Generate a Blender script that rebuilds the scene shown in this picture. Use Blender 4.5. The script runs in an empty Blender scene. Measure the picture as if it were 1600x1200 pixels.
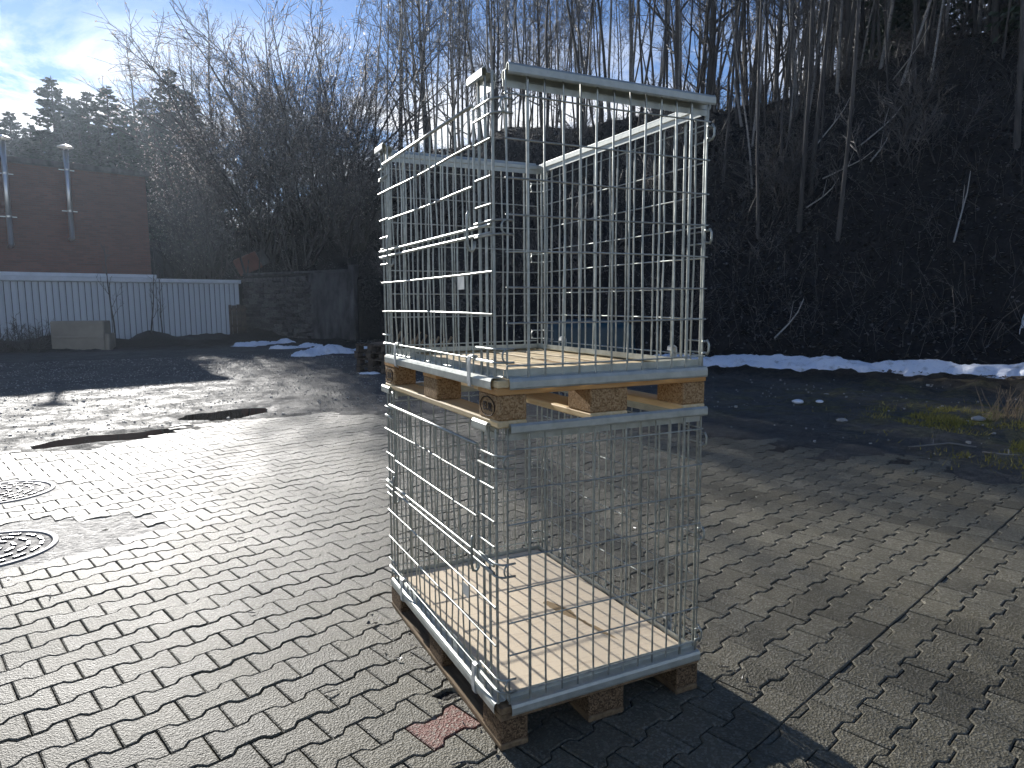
import bpy, bmesh, math, random
import numpy as np
from mathutils import Vector, Matrix, Quaternion, noise
from mathutils.bvhtree import BVHTree
R = math.radians
scene = bpy.context.scene
COL = scene.collection

# ------------------------------------------------------------------ camera
CAM = Vector((-0.858, -1.834, 1.406))
CR = Vector((0.8961806, -0.44363687, -0.00683076))
CU = Vector((0.05763213, 0.10112882, 0.99320265))
CF = Vector((0.43993052, 0.89048262, -0.11619742))
FPX = 1077.13
cd = bpy.data.cameras.new('camera')
cd.sensor_width = 36; cd.lens = 36 * FPX / 1600; cd.clip_start = .05; cd.clip_end = 2000
cam = bpy.data.objects.new('camera', cd); COL.objects.link(cam)
m = Matrix((CR, CU, -CF)).transposed().to_4x4(); m.translation = CAM
cam.matrix_world = m
scene.camera = cam

# ------------------------------------------------------------------ sky, sun, exposure
SUN_AZ, SUN_EL = R(-4.5), R(20.5)
SKY_STRENGTH, SUN_STRENGTH, EXPOSURE = .062, 5.0, .7
scene.view_settings.view_transform = 'Standard'
scene.view_settings.look = 'None'
scene.view_settings.exposure = EXPOSURE
scene.view_settings.gamma = 1
scene.cycles.use_denoising = True
scene.cycles.use_adaptive_sampling = True
scene.cycles.adaptive_threshold = .03
scene.cycles.max_bounces = 4
scene.cycles.diffuse_bounces = 3
scene.cycles.glossy_bounces = 3
scene.cycles.transparent_max_bounces = 8
scene.cycles.sample_clamp_indirect = 6
w = bpy.data.worlds.new('World'); scene.world = w; w.use_nodes = True
nt = w.node_tree; nt.nodes.clear()
def N(tree, t, **kw):
    n = tree.nodes.new(t)
    for k, v in kw.items():
        if k.startswith('i_'):
            n.inputs[k[2:].replace('_', ' ')].default_value = v
        elif k.startswith('n_'):
            n.inputs[int(k[2:])].default_value = v
        else:
            setattr(n, k, v)
    return n
def LK(tree, a, b): tree.links.new(a, b)
def mathn(tree, op, a, b=None, clamp=False):
    n = N(tree, 'ShaderNodeMath', operation=op); n.use_clamp = clamp
    for i, v in enumerate((a, b)):
        if v is None: continue
        if isinstance(v, (int, float)): n.inputs[i].default_value = v
        else: LK(tree, v, n.inputs[i])
    return n.outputs[0]
def ramp(tree, src, stops, interp='LINEAR'):
    n = N(tree, 'ShaderNodeValToRGB'); e = n.color_ramp; e.interpolation = interp
    while len(e.elements) < len(stops): e.elements.new(.5)
    for el, (p, c) in zip(e.elements, stops):
        el.position = p; el.color = c if len(c) == 4 else (*c, 1)
    LK(tree, src, n.inputs[0]); return n.outputs[0]
def mixc(tree, fac, a, b, mode='MIX'):
    n = N(tree, 'ShaderNodeMix', data_type='RGBA', blend_type=mode)
    for s, v in ((0, fac), (6, a), (7, b)):
        if isinstance(v, (int, float)): n.inputs[s].default_value = v
        elif isinstance(v, (tuple, list)): n.inputs[s].default_value = v if len(v) == 4 else (*v, 1)
        else: LK(tree, v, n.inputs[s])
    return n.outputs[2]
sky = N(nt, 'ShaderNodeTexSky', sky_type='NISHITA', sun_disc=False, sun_elevation=SUN_EL,
        sun_rotation=SUN_AZ, altitude=400, air_density=1.0, dust_density=.0, ozone_density=2.0)
tc = N(nt, 'ShaderNodeTexCoord')
sx = N(nt, 'ShaderNodeSeparateXYZ'); LK(nt, tc.outputs['Generated'], sx.inputs[0])
zc = mathn(nt, 'ADD', mathn(nt, 'MAXIMUM', sx.outputs[2], 0.0), .12)
cx = N(nt, 'ShaderNodeCombineXYZ')
LK(nt, mathn(nt, 'DIVIDE', sx.outputs[0], zc), cx.inputs[0])
LK(nt, mathn(nt, 'DIVIDE', sx.outputs[1], zc), cx.inputs[1])
cn = N(nt, 'ShaderNodeTexNoise', i_Scale=1.35, i_Detail=9.0, i_Roughness=.62, i_Distortion=.35)
LK(nt, cx.outputs[0], cn.inputs['Vector'])
band = ramp(nt, sx.outputs[2], [(.0, (1, 1, 1)), (.235, (.95, .95, .95)), (.30, (.45, .45, .45)), (.36, (0, 0, 0))])
cm = mathn(nt, 'MULTIPLY', ramp(nt, cn.outputs[0], [(.44, (0, 0, 0)), (.56, (1, 1, 1))]), band)
cloudcol = mixc(nt, cn.outputs[0], (9, 9.3, 9.8), (19, 18.4, 17.4))
LK(nt, mixc(nt, mathn(nt, 'MULTIPLY', cm, .92), mixc(nt, 1.0, sky.outputs[0], (.74, .92, 1.22, 1), 'MULTIPLY'), cloudcol),
   (bg := N(nt, 'ShaderNodeBackground', i_Strength=SKY_STRENGTH)).inputs[0])
wo = N(nt, 'ShaderNodeOutputWorld'); LK(nt, bg.outputs[0], wo.inputs[0])
sd_ = Vector((math.sin(SUN_AZ) * math.cos(SUN_EL), math.cos(SUN_AZ) * math.cos(SUN_EL), math.sin(SUN_EL)))
sl = bpy.data.lights.new('sun', 'SUN'); sl.energy = SUN_STRENGTH; sl.angle = R(.55); sl.color = (1, .97, .925)
so = bpy.data.objects.new('sun', sl); COL.objects.link(so)
so.rotation_euler = (-sd_).to_track_quat('-Z', 'Y').to_euler()
so.location = (0, 0, 30)

# ------------------------------------------------------------------ helpers
def mesh(name, verts, faces, mat=None, smooth=False):
    me = bpy.data.meshes.new(name); me.from_pydata(verts, [], faces); me.update()
    if mat: me.materials.append(mat)
    if smooth: me.polygons.foreach_set('use_smooth', [True] * len(me.polygons))
    return me
def link(name, data, parent=None, loc=(0, 0, 0), rot=(0, 0, 0), scale=(1, 1, 1), label=None):
    o = bpy.data.objects.new(name, data); COL.objects.link(o)
    o.location = loc; o.rotation_euler = rot; o.scale = scale
    if parent: o.parent = parent
    if label: o['label'] = label
    return o
def thing(name, label, cat, loc=(0, 0, 0), rotz=0, group=None, data=None, scale=(1, 1, 1)):
    o = link(name, data, None, loc, (0, 0, rotz), scale)
    o['label'] = label; o['category'] = cat
    if group: o['group'] = group
    return o
def structure(name, data, **kw):
    o = link(name, data, **kw); o['kind'] = 'structure'; return o
def ray(u, depth, v=None):
    d = CF * FPX + CR * (u - 800) + (CU * (600 - v) if v is not None else Vector())
    p = CAM + d * (depth / FPX)
    return p
_boxes = {}
def box_mesh(dx, dy, dz, mat, bev=.003, seg=1, key=''):
    k = (round(dx, 4), round(dy, 4), round(dz, 4), mat.name, bev, seg, key)
    if k in _boxes: return _boxes[k]
    bm = bmesh.new(); bmesh.ops.create_cube(bm, size=1)
    for v in bm.verts: v.co = Vector((v.co.x * dx, v.co.y * dy, v.co.z * dz))
    if bev: bmesh.ops.bevel(bm, geom=bm.edges[:], offset=bev, segments=seg, affect='EDGES', profile=.6)
    me = bpy.data.meshes.new('box'); bm.to_mesh(me); bm.free(); me.materials.append(mat)
    _boxes[k] = me; return me
def box(name, lo, hi, mat, parent=None, bev=.003, label=None, seg=1):
    d = [hi[i] - lo[i] for i in range(3)]
    return link(name, box_mesh(*d, mat, bev, seg), parent, [(hi[i] + lo[i]) / 2 for i in range(3)], label=label)
class Geo:
    def __init__(s): s.v = []; s.f = []; s.mi = []
    def tube(s, pts, rad, sides=4, cap=False, mi=0):
        n = len(pts); base = len(s.v)
        P = [Vector(p) for p in pts]
        if not isinstance(rad, (list, tuple)): rad = [rad] * n
        ref = None
        for i in range(n):
            t = (P[min(i + 1, n - 1)] - P[max(i - 1, 0)])
            if t.length < 1e-9: t = Vector((0, 0, 1))
            t.normalize()
            if ref is None:
                ref = t.cross(Vector((0, 0, 1)) if abs(t.z) < .9 else Vector((1, 0, 0)))
            a = ref - t * ref.dot(t)
            if a.length < 1e-6: a = t.orthogonal()
            a.normalize(); ref = a; b = t.cross(a)
            for k in range(sides):
                q = 2 * math.pi * k / sides
                s.v.append(P[i] + (a * math.cos(q) + b * math.sin(q)) * rad[i])
        for i in range(n - 1):
            for k in range(sides):
                k2 = (k + 1) % sides
                s.f.append((base + i * sides + k, base + i * sides + k2, base + (i + 1) * sides + k2, base + (i + 1) * sides + k)); s.mi.append(mi)
        if cap:
            s.f.append(tuple(base + k for k in reversed(range(sides)))); s.mi.append(mi)
            s.f.append(tuple(base + (n - 1) * sides + k for k in range(sides))); s.mi.append(mi)
    def quad(s, a, b, c, d, mi=0):
        i = len(s.v); s.v += [a, b, c, d]; s.f.append((i, i + 1, i + 2, i + 3)); s.mi.append(mi)
    def tri(s, a, b, c, mi=0):
        i = len(s.v); s.v += [a, b, c]; s.f.append((i, i + 1, i + 2)); s.mi.append(mi)
    def boxx(s, c, d, rot=None, mi=0):
        i = len(s.v)
        for z in (-.5, .5):
            for x, y in ((-.5, -.5), (.5, -.5), (.5, .5), (-.5, .5)):
                p = Vector((x * d[0], y * d[1], z * d[2]))
                if rot: p = rot @ p
                s.v.append(Vector(c) + p)
        for f in ((3, 2, 1, 0), (4, 5, 6, 7), (0, 1, 5, 4), (1, 2, 6, 5), (2, 3, 7, 6), (3, 0, 4, 7)):
            s.f.append(tuple(i + k for k in f)); s.mi.append(mi)
    def data(s, name, mats, smooth=False):
        me = bpy.data.meshes.new(name); me.from_pydata(s.v, [], s.f)
        for mt in (mats if isinstance(mats, (list, tuple)) else [mats]): me.materials.append(mt)
        if any(s.mi): me.polygons.foreach_set('material_index', s.mi)
        if smooth: me.polygons.foreach_set('use_smooth', [True] * len(me.polygons))
        me.update(); return me
def fbm(x, y, z=0, o=4):
    return noise.fractal(Vector((x, y, z)), 1.0, 2.0, o)
def sstep(a, b, x):
    t = max(0, min(1, (x - a) / (b - a))); return t * t * (3 - 2 * t)

# ------------------------------------------------------------------ materials
def material(name, col, col2=None, rough=.7, rough2=None, metal=0., scale=6., detail=5., lo=.35, hi=.65, bump=0., bscale=40., bdist=.01,
             island=0., objrand=0., spec=.5, coord='Object', stretch=None, bdetail=4.):
    mt = bpy.data.materials.new(name); mt.use_nodes = True; t = mt.node_tree
    bs = t.nodes['Principled BSDF']
    vec = N(t, 'ShaderNodeNewGeometry').outputs['Position'] if coord == 'World' else N(t, 'ShaderNodeTexCoord').outputs[coord]
    if stretch:
        mp = N(t, 'ShaderNodeMapping'); mp.inputs['Scale'].default_value = stretch
        LK(t, vec, mp.inputs[0]); vec = mp.outputs[0]
    nz = N(t, 'ShaderNodeTexNoise', i_Scale=scale, i_Detail=detail, i_Roughness=.6); LK(t, vec, nz.inputs['Vector'])
    fac = ramp(t, nz.outputs[0], [(lo, (0, 0, 0)), (hi, (1, 1, 1))])
    c = mixc(t, fac, col, col2 or col)
    if island:
        g = N(t, 'ShaderNodeNewGeometry')
        f = mathn(t, 'ADD', mathn(t, 'MULTIPLY', g.outputs['Random Per Island'], 2 * island), 1 - island)
        cc = N(t, 'ShaderNodeCombineColor')
        for i in range(3): LK(t, f, cc.inputs[i])
        c = mixc(t, 1.0, c, cc.outputs[0], 'MULTIPLY')
    if objrand:
        oi = N(t, 'ShaderNodeObjectInfo')
        f = mathn(t, 'ADD', mathn(t, 'MULTIPLY', oi.outputs['Random'], 2 * objrand), 1 - objrand)
        cc = N(t, 'ShaderNodeCombineColor')
        for i in range(3): LK(t, f, cc.inputs[i])
        c = mixc(t, 1.0, c, cc.outputs[0], 'MULTIPLY')
    LK(t, c, bs.inputs['Base Color'])
    bs.inputs['Metallic'].default_value = metal
    bs.inputs['Specular IOR Level'].default_value = spec
    if rough2 is None: bs.inputs['Roughness'].default_value = rough
    else:
        mr = N(t, 'ShaderNodeMapRange'); LK(t, fac, mr.inputs[0]); mr.inputs[3].default_value = rough; mr.inputs[4].default_value = rough2
        LK(t, mr.outputs[0], bs.inputs['Roughness'])
    if bump:
        bn = N(t, 'ShaderNodeTexNoise', i_Scale=bscale, i_Detail=bdetail, i_Roughness=.65); LK(t, vec, bn.inputs['Vector'])
        b = N(t, 'ShaderNodeBump', i_Strength=bump, i_Distance=bdist); LK(t, bn.outputs[0], b.inputs['Height'])
        LK(t, b.outputs[0], bs.inputs['Normal'])
    return mt
M = {}
M['zinc'] = material('galvanised_steel', (.27, .285, .265), (.50, .525, .485), .34, .52, metal=.8, scale=38, detail=7, lo=.3, hi=.7, bump=.1, bscale=120, bdist=.002, objrand=.16, coord='World')
M['zinc_rail'] = material('galvanised_rail', (.36, .38, .345), (.54, .56, .51), .40, .58, metal=.6, scale=22, detail=8, lo=.3, hi=.7, bump=.1, bscale=60, bdist=.003, coord='World')
M['zinc_clip'] = material('galvanised_clip', (.52, .54, .52), (.66, .67, .64), .42, .55, metal=.4, scale=20)
M['wood_new'] = material('new_pallet_wood', (.62, .46, .24), (.76, .60, .36), .7, scale=9, stretch=(8, .7, 8), bump=.2, bscale=60, bdist=.003, objrand=.12, spec=.3)
M['wood_edge'] = material('orange_pallet_wood', (.46, .23, .07), (.58, .33, .13), .65, scale=9, stretch=(.7, 8, 8), bump=.2, bscale=60, bdist=.003, objrand=.1, spec=.3)
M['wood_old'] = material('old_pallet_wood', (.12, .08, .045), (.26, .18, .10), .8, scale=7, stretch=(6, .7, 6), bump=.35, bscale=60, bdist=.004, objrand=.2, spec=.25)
M['wood_dark'] = material('weathered_dark_wood', (.045, .035, .028), (.12, .09, .065), .85, scale=5, bump=.4, bscale=40, bdist=.005, objrand=.3, spec=.2)
def chipboard(name, a, b, c):
    mt = bpy.data.materials.new(name); mt.use_nodes = True; t = mt.node_tree; bs = t.nodes['Principled BSDF']
    tcn = N(t, 'ShaderNodeTexCoord')
    vo = N(t, 'ShaderNodeTexVoronoi', i_Scale=230., i_Randomness=1.); LK(t, tcn.outputs['Object'], vo.inputs['Vector'])
    sp = N(t, 'ShaderNodeSeparateColor'); LK(t, vo.outputs['Color'], sp.inputs[0])
    LK(t, ramp(t, sp.outputs[0], [(0, a), (.4, b), (.85, c), (1, a)]), bs.inputs['Base Color'])
    bs.inputs['Roughness'].default_value = .85; bs.inputs['Specular IOR Level'].default_value = .2
    bu = N(t, 'ShaderNodeBump', i_Strength=.6, i_Distance=.004); LK(t, sp.outputs[1], bu.inputs['Height']); LK(t, bu.outputs[0], bs.inputs['Normal'])
    return mt
M['chip'] = chipboard('pressed_chip_block', (.20, .115, .05), (.36, .22, .105), (.50, .34, .18))
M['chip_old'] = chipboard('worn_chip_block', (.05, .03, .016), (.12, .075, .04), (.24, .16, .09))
M['stamp'] = material('burnt_stamp', (.03, .018, .012), rough=.9)
M['snow'] = material('old_snow', (.50, .49, .47), (.86, .88, .92), .6, scale=5, detail=9, lo=.30, hi=.46, bump=.7, bscale=16, bdist=.04, bdetail=8)
M['bark'] = material('bare_bark', (.035, .031, .027), (.085, .075, .065), .75, scale=3, coord='Object', stretch=(3, 3, .6), objrand=.35, bump=.3, bscale=20)
M['bark_pale'] = material('pale_bark', (.24, .225, .20), (.07, .062, .055), .7, scale=2.5, stretch=(2, 2, 3.5), objrand=.25, lo=.5, hi=.7)
M['twig'] = material('thin_twigs', (.055, .047, .040), (.12, .105, .09), .55, scale=1.5, objrand=.25, spec=.6)
def leaf_glint_material(name, a, b):
    mt = bpy.data.materials.new(name); mt.use_nodes = True; t = mt.node_tree; bs = t.nodes['Principled BSDF']
    g = N(t, 'ShaderNodeNewGeometry'); c = mixc(t, g.outputs['Random Per Island'], a, b)
    LK(t, c, bs.inputs['Base Color']); bs.inputs['Roughness'].default_value = .3
    tr = N(t, 'ShaderNodeBsdfTranslucent'); LK(t, c, tr.inputs[0]); mx = N(t, 'ShaderNodeMixShader', n_0=.6)
    LK(t, bs.outputs[0], mx.inputs[1]); LK(t, tr.outputs[0], mx.inputs[2]); LK(t, mx.outputs[0], t.nodes['Material Output'].inputs[0])
    return mt
M['glint'] = leaf_glint_material('withered_leaf_glints', (.34, .25, .18), (.78, .72, .66))  # withered leaves coloured pale to imitate sun glints on wet twigs
M['needle'] = material('spruce_needles', (.018, .036, .022), (.045, .075, .038), .6, scale=.8, objrand=.25, island=.3)
M['brick_red'] = material('rust_red_sheet', (.20, .085, .06), (.15, .07, .05), .75, scale=3, bump=.2, bscale=12)
M['tarp'] = material('teal_tarpaulin', (.006, .032, .046), (.010, .045, .062), .45, scale=3)
M['tan'] = material('pale_concrete', (.26, .22, .17), (.33, .28, .21), .85, scale=2.2, bump=.3, bscale=30)
M['white_sheet'] = material('white_profiled_sheet', (.55, .58, .60), (.42, .44, .45), .45, scale=1.2, lo=.55, hi=.8, stretch=(1, 1, .25), objrand=.06)
M['white_trim'] = material('white_flashing', (.70, .72, .74), (.60, .62, .63), .4, scale=3)
M['stone'] = material('wall_stone', (.06, .055, .05), (.15, .135, .12), .9, scale=4, bump=.6, bscale=12, bdist=.03, objrand=.45)
M['mortar'] = material('dark_mortar', (.05, .046, .042), (.085, .08, .072), .95, scale=5, bump=.5, bscale=15)
M['render'] = material('grey_render', (.045, .042, .04), (.14, .132, .122), .9, scale=2.6, detail=9, stretch=(1, 1, .45), bump=.9, bscale=6, bdist=.06, bdetail=8)
M['flue'] = material('stainless_flue', (.62, .60, .56), (.70, .68, .63), .32, metal=.85, scale=2)
M['iron'] = material('cast_iron', (.02, .024, .034), (.045, .05, .06), .18, .3, metal=.35, scale=20, bump=.3, bscale=60)
M['iron_lid'] = material('dull_cast_iron', (.012, .014, .02), (.035, .038, .048), .6, .8, scale=20, bump=.5, bscale=60, spec=.2)
M['concrete_ring'] = material('concrete_ring', (.30, .29, .27), (.38, .37, .34), .6, scale=9, bump=.4, bscale=60)
M['leaf_litter'] = material('leaf_litter', (.028, .026, .024), (.12, .105, .09), .4, scale=40, island=.7, spec=.6)
M['bare_wood'] = material('barkless_branch', (.46, .43, .38), (.36, .33, .29), .7, scale=6)
M['plastic'] = material('pale_plastic', (.6, .62, .65), rough=.4)
M['grass'] = material('yellow_moss', (.20, .18, .03), (.36, .29, .07), .8, scale=1.5, island=.4)
M['dry'] = material('dry_stalk', (.22, .15, .08), (.30, .22, .13), .8, scale=2)

# ground: wet asphalt and gravel, earth under the wood, dark sand in the joints
def ground_material():
    mt = bpy.data.materials.new('wet_asphalt_and_earth'); mt.use_nodes = True; t = mt.node_tree; bs = t.nodes['Principled BSDF']
    g = N(t, 'ShaderNodeNewGeometry'); pos = g.outputs['Position']
    n1 = N(t, 'ShaderNodeTexNoise', i_Scale=.55, i_Detail=6., i_Roughness=.6); LK(t, pos, n1.inputs['Vector'])
    n2 = N(t, 'ShaderNodeTexNoise', i_Scale=28., i_Detail=5., i_Roughness=.7); LK(t, pos, n2.inputs['Vector'])
    n3 = N(t, 'ShaderNodeTexVoronoi', i_Scale=75.); LK(t, pos, n3.inputs['Vector'])
    n4 = N(t, 'ShaderNodeTexNoise', i_Scale=2.2, i_Detail=7., i_Roughness=.62); LK(t, pos, n4.inputs['Vector'])
    a = mixc(t, ramp(t, n1.outputs[0], [(.35, (0, 0, 0)), (.65, (1, 1, 1))]), (.055, .055, .052), (.105, .10, .09))
    a = mixc(t, mathn(t, 'MULTIPLY', n2.outputs[0], .55), a, (.15, .145, .13))
    at = N(t, 'ShaderNodeAttribute', attribute_name='zone')        # r: earth, g: moss
    sp = N(t, 'ShaderNodeSeparateColor'); LK(t, at.outputs['Color'], sp.inputs[0])
    a = mixc(t, sp.outputs[0], a, mixc(t, n4.outputs[0], (.022, .018, .013), (.06, .045, .03)))
    mo = mathn(t, 'MULTIPLY', sp.outputs[1], ramp(t, n4.outputs[0], [(.46, (0, 0, 0)), (.6, (1, 1, 1))]))
    a = mixc(t, mo, a, mixc(t, n2.outputs[0], (.12, .12, .025), (.32, .27, .07)))
    a = mixc(t, sp.outputs[2], a, (.05, .045, .037))
    LK(t, a, bs.inputs['Base Color'])
    n5 = N(t, 'ShaderNodeTexNoise', i_Scale=11., i_Detail=8., i_Roughness=.75); LK(t, pos, n5.inputs['Vector'])
    a = mixc(t, ramp(t, n5.outputs[0], [(.40, (0, 0, 0)), (.62, (1, 1, 1))]), mixc(t, 1., a, (.55, .55, .55, 1), 'MULTIPLY'), mixc(t, 1., a, (1.5, 1.5, 1.45, 1), 'MULTIPLY'))
    LK(t, a, bs.inputs['Base Color'])
    wet = ramp(t, mathn(t, 'ADD', mathn(t, 'MULTIPLY', n4.outputs[0], .45), mathn(t, 'MULTIPLY', n5.outputs[0], .55)), [(.40, (.46, .46, .46)), (.60, (.92, .92, .92))])
    rr = mixc(t, mathn(t, 'MAXIMUM', sp.outputs[0], mathn(t, 'MAXIMUM', mo, sp.outputs[2])), wet, (.85, .85, .85))
    LK(t, rr, bs.inputs['Roughness']); bs.inputs['Specular IOR Level'].default_value = .3
    b1 = N(t, 'ShaderNodeBump', i_Strength=.8, i_Distance=.03); LK(t, n2.outputs[0], b1.inputs['Height'])
    b2 = N(t, 'ShaderNodeBump', i_Strength=.9, i_Distance=.02); LK(t, n3.outputs['Distance'], b2.inputs['Height'])
    b3 = N(t, 'ShaderNodeBump', i_Strength=.7, i_Distance=.04); LK(t, n5.outputs[0], b3.inputs['Height']); LK(t, b3.outputs[0], b1.inputs['Normal'])
    LK(t, b1.outputs[0], b2.inputs['Normal']); LK(t, b2.outputs[0], bs.inputs['Normal'])
    return mt
M['ground'] = ground_material()
def paver_material(name, tint, tint2, wetter=0.):
    mt = bpy.data.materials.new(name); mt.use_nodes = True; t = mt.node_tree; bs = t.nodes['Principled BSDF']
    g = N(t, 'ShaderNodeNewGeometry'); pos = g.outputs['Position']
    oi = N(t, 'ShaderNodeObjectInfo')
    n1 = N(t, 'ShaderNodeTexNoise', i_Scale=.8, i_Detail=6., i_Roughness=.6); LK(t, pos, n1.inputs['Vector'])
    n2 = N(t, 'ShaderNodeTexNoise', i_Scale=9., i_Detail=6., i_Roughness=.7); LK(t, pos, n2.inputs['Vector'])
    n3 = N(t, 'ShaderNodeTexNoise', i_Scale=170., i_Detail=4., i_Roughness=.7); LK(t, pos, n3.inputs['Vector'])
    v = N(t, 'ShaderNodeTexVoronoi', i_Scale=130.); LK(t, pos, v.inputs['Vector'])
    rnd = mathn(t, 'FRACT', mathn(t, 'ADD', oi.outputs['Random'], g.outputs['Random Per Island']))
    c = mixc(t, n2.outputs[0], tint, tint2)
    c = mixc(t, mathn(t, 'MULTIPLY', ramp(t, v.outputs['Color'], [(.5, (0, 0, 0)), (.95, (1, 1, 1))]), .75), c, (.30, .28, .225))
    cc = N(t, 'ShaderNodeCombineColor')
    f = mathn(t, 'ADD', mathn(t, 'MULTIPLY', rnd, .42), .79)
    for i in range(3): LK(t, f, cc.inputs[i])
    c = mixc(t, 1., c, cc.outputs[0], 'MULTIPLY')
    damp = ramp(t, n1.outputs[0], [(.42, (0, 0, 0)), (.62, (1, 1, 1))])
    c = mixc(t, mathn(t, 'MULTIPLY', damp, .45), c, mixc(t, 1., c, (.55, .54, .5, 1), 'MULTIPLY'))
    LK(t, c, bs.inputs['Base Color'])
    ro = mathn(t, 'SUBTRACT', mathn(t, 'ADD', .53, mathn(t, 'MULTIPLY', rnd, .05)), mathn(t, 'MULTIPLY', damp, .10))
    LK(t, ro, bs.inputs['Roughness']); bs.inputs['Specular IOR Level'].default_value = .24
    b0 = N(t, 'ShaderNodeBump', i_Strength=.4, i_Distance=.01); LK(t, n2.outputs[0], b0.inputs['Height'])
    b1 = N(t, 'ShaderNodeBump', i_Strength=.9, i_Distance=.004); LK(t, n3.outputs[0], b1.inputs['Height']); LK(t, b0.outputs[0], b1.inputs['Normal'])
    b2 = N(t, 'ShaderNodeBump', i_Strength=.8, i_Distance=.004); LK(t, v.outputs['Distance'], b2.inputs['Height']); LK(t, b1.outputs[0], b2.inputs['Normal'])
    LK(t, b2.outputs[0], bs.inputs['Normal'])
    return mt
M['paver'] = paver_material('grey_paver', (.105, .094, .064), (.170, .154, .108))
M['paver_red'] = paver_material('red_paver', (.155, .06, .045), (.22, .09, .065))
def water_material():
    mt = bpy.data.materials.new('puddle_water'); mt.use_nodes = True; t = mt.node_tree; bs = t.nodes['Principled BSDF']
    bs.inputs['Base Color'].default_value = (.025, .022, .018, 1); bs.inputs['Roughness'].default_value = .03
    bs.inputs['IOR'].default_value = 1.33
    n = N(t, 'ShaderNodeTexNoise', i_Scale=9.); b = N(t, 'ShaderNodeBump', i_Strength=.02, i_Distance=.01)
    LK(t, n.outputs[0], b.inputs['Height']); LK(t, b.outputs[0], bs.inputs['Normal'])
    return mt
M['water'] = water_material()
def brick_material():
    mt = bpy.data.materials.new('dark_red_brickwork'); mt.use_nodes = True; t = mt.node_tree; bs = t.nodes['Principled BSDF']
    tcn = N(t, 'ShaderNodeTexCoord'); s = N(t, 'ShaderNodeSeparateXYZ'); LK(t, tcn.outputs['Object'], s.inputs[0])
    c = N(t, 'ShaderNodeCombineXYZ'); LK(t, s.outputs[0], c.inputs[0]); LK(t, s.outputs[2], c.inputs[1])
    b = N(t, 'ShaderNodeTexBrick'); LK(t, c.outputs[0], b.inputs['Vector'])
    b.inputs['Color1'].default_value = (.25, .095, .065, 1); b.inputs['Color2'].default_value = (.17, .065, .048, 1); b.inputs['Mortar'].default_value = (.13, .115, .10, 1)
    b.inputs['Scale'].default_value = 1.; b.inputs['Brick Width'].default_value = .25; b.inputs['Row Height'].default_value = .0775; b.inputs['Mortar Size'].default_value = .007
    n = N(t, 'ShaderNodeTexNoise', i_Scale=.7, i_Detail=6.); LK(t, tcn.outputs['Object'], n.inputs['Vector'])
    LK(t, mixc(t, mathn(t, 'MULTIPLY', n.outputs[0], .7), b.outputs[0], (.13, .062, .048)), bs.inputs['Base Color'])
    bs.inputs['Roughness'].default_value = .9
    bu = N(t, 'ShaderNodeBump', i_Strength=.6, i_Distance=.01, invert=True); LK(t, b.outputs['Fac'], bu.inputs['Height']); LK(t, bu.outputs[0], bs.inputs['Normal'])
    return mt
M['brick'] = brick_material()
def board_material():
    mt = bpy.data.materials.new('cream_fibre_board'); mt.use_nodes = True; t = mt.node_tree; bs = t.nodes['Principled BSDF']
    g = N(t, 'ShaderNodeNewGeometry'); s = N(t, 'ShaderNodeSeparateXYZ'); LK(t, g.outputs['Position'], s.inputs[0])
    mp = N(t, 'ShaderNodeMapping'); mp.inputs['Scale'].default_value = (2.5, 40, 1); LK(t, g.outputs['Position'], mp.inputs[0])
    n = N(t, 'ShaderNodeTexNoise', i_Scale=2., i_Detail=4.); LK(t, mp.outputs[0], n.inputs['Vector'])
    n2 = N(t, 'ShaderNodeTexNoise', i_Scale=25., i_Detail=4.); LK(t, g.outputs['Position'], n2.inputs['Vector'])
    c = mixc(t, ramp(t, n.outputs[0], [(.36, (0, 0, 0)), (.44, (1, 1, 1))]), (.71, .58, .415), (.78, .65, .47))
    # water stain: a tapering streak with its own outline, from (.49,.60) to (.58,.17)
    dx, dy = .085, -.43; L = math.hypot(dx, dy)
    al = mathn(t, 'ADD', mathn(t, 'MULTIPLY', mathn(t, 'SUBTRACT', s.outputs[0], .49), dx / L / L), mathn(t, 'MULTIPLY', mathn(t, 'SUBTRACT', s.outputs[1], .60), dy / L / L))
    ac = mathn(t, 'ADD', mathn(t, 'MULTIPLY', mathn(t, 'SUBTRACT', s.outputs[0], .49), -dy / L), mathn(t, 'MULTIPLY', mathn(t, 'SUBTRACT', s.outputs[1], .60), dx / L))
    ac = mathn(t, 'ADD', ac, mathn(t, 'MULTIPLY', mathn(t, 'SUBTRACT', n2.outputs[0], .5), .02))
    wid = ramp(t, al, [(0, (0, 0, 0)), (.02, (.018,) * 3), (.3, (.03,) * 3), (.5, (.009,) * 3), (.75, (.015,) * 3), (1, (0, 0, 0))])
    st = ramp(t, mathn(t, 'SUBTRACT', wid, mathn(t, 'ABSOLUTE', ac)), [(0, (0, 0, 0)), (.004, (1, 1, 1))])
    c = mixc(t, mathn(t, 'MULTIPLY', st, .8), c, (.20, .115, .03))
    LK(t, c, bs.inputs['Base Color']); bs.inputs['Roughness'].default_value = .8; bs.inputs['Specular IOR Level'].default_value = .2
    return mt
M['board'] = board_material()
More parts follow.
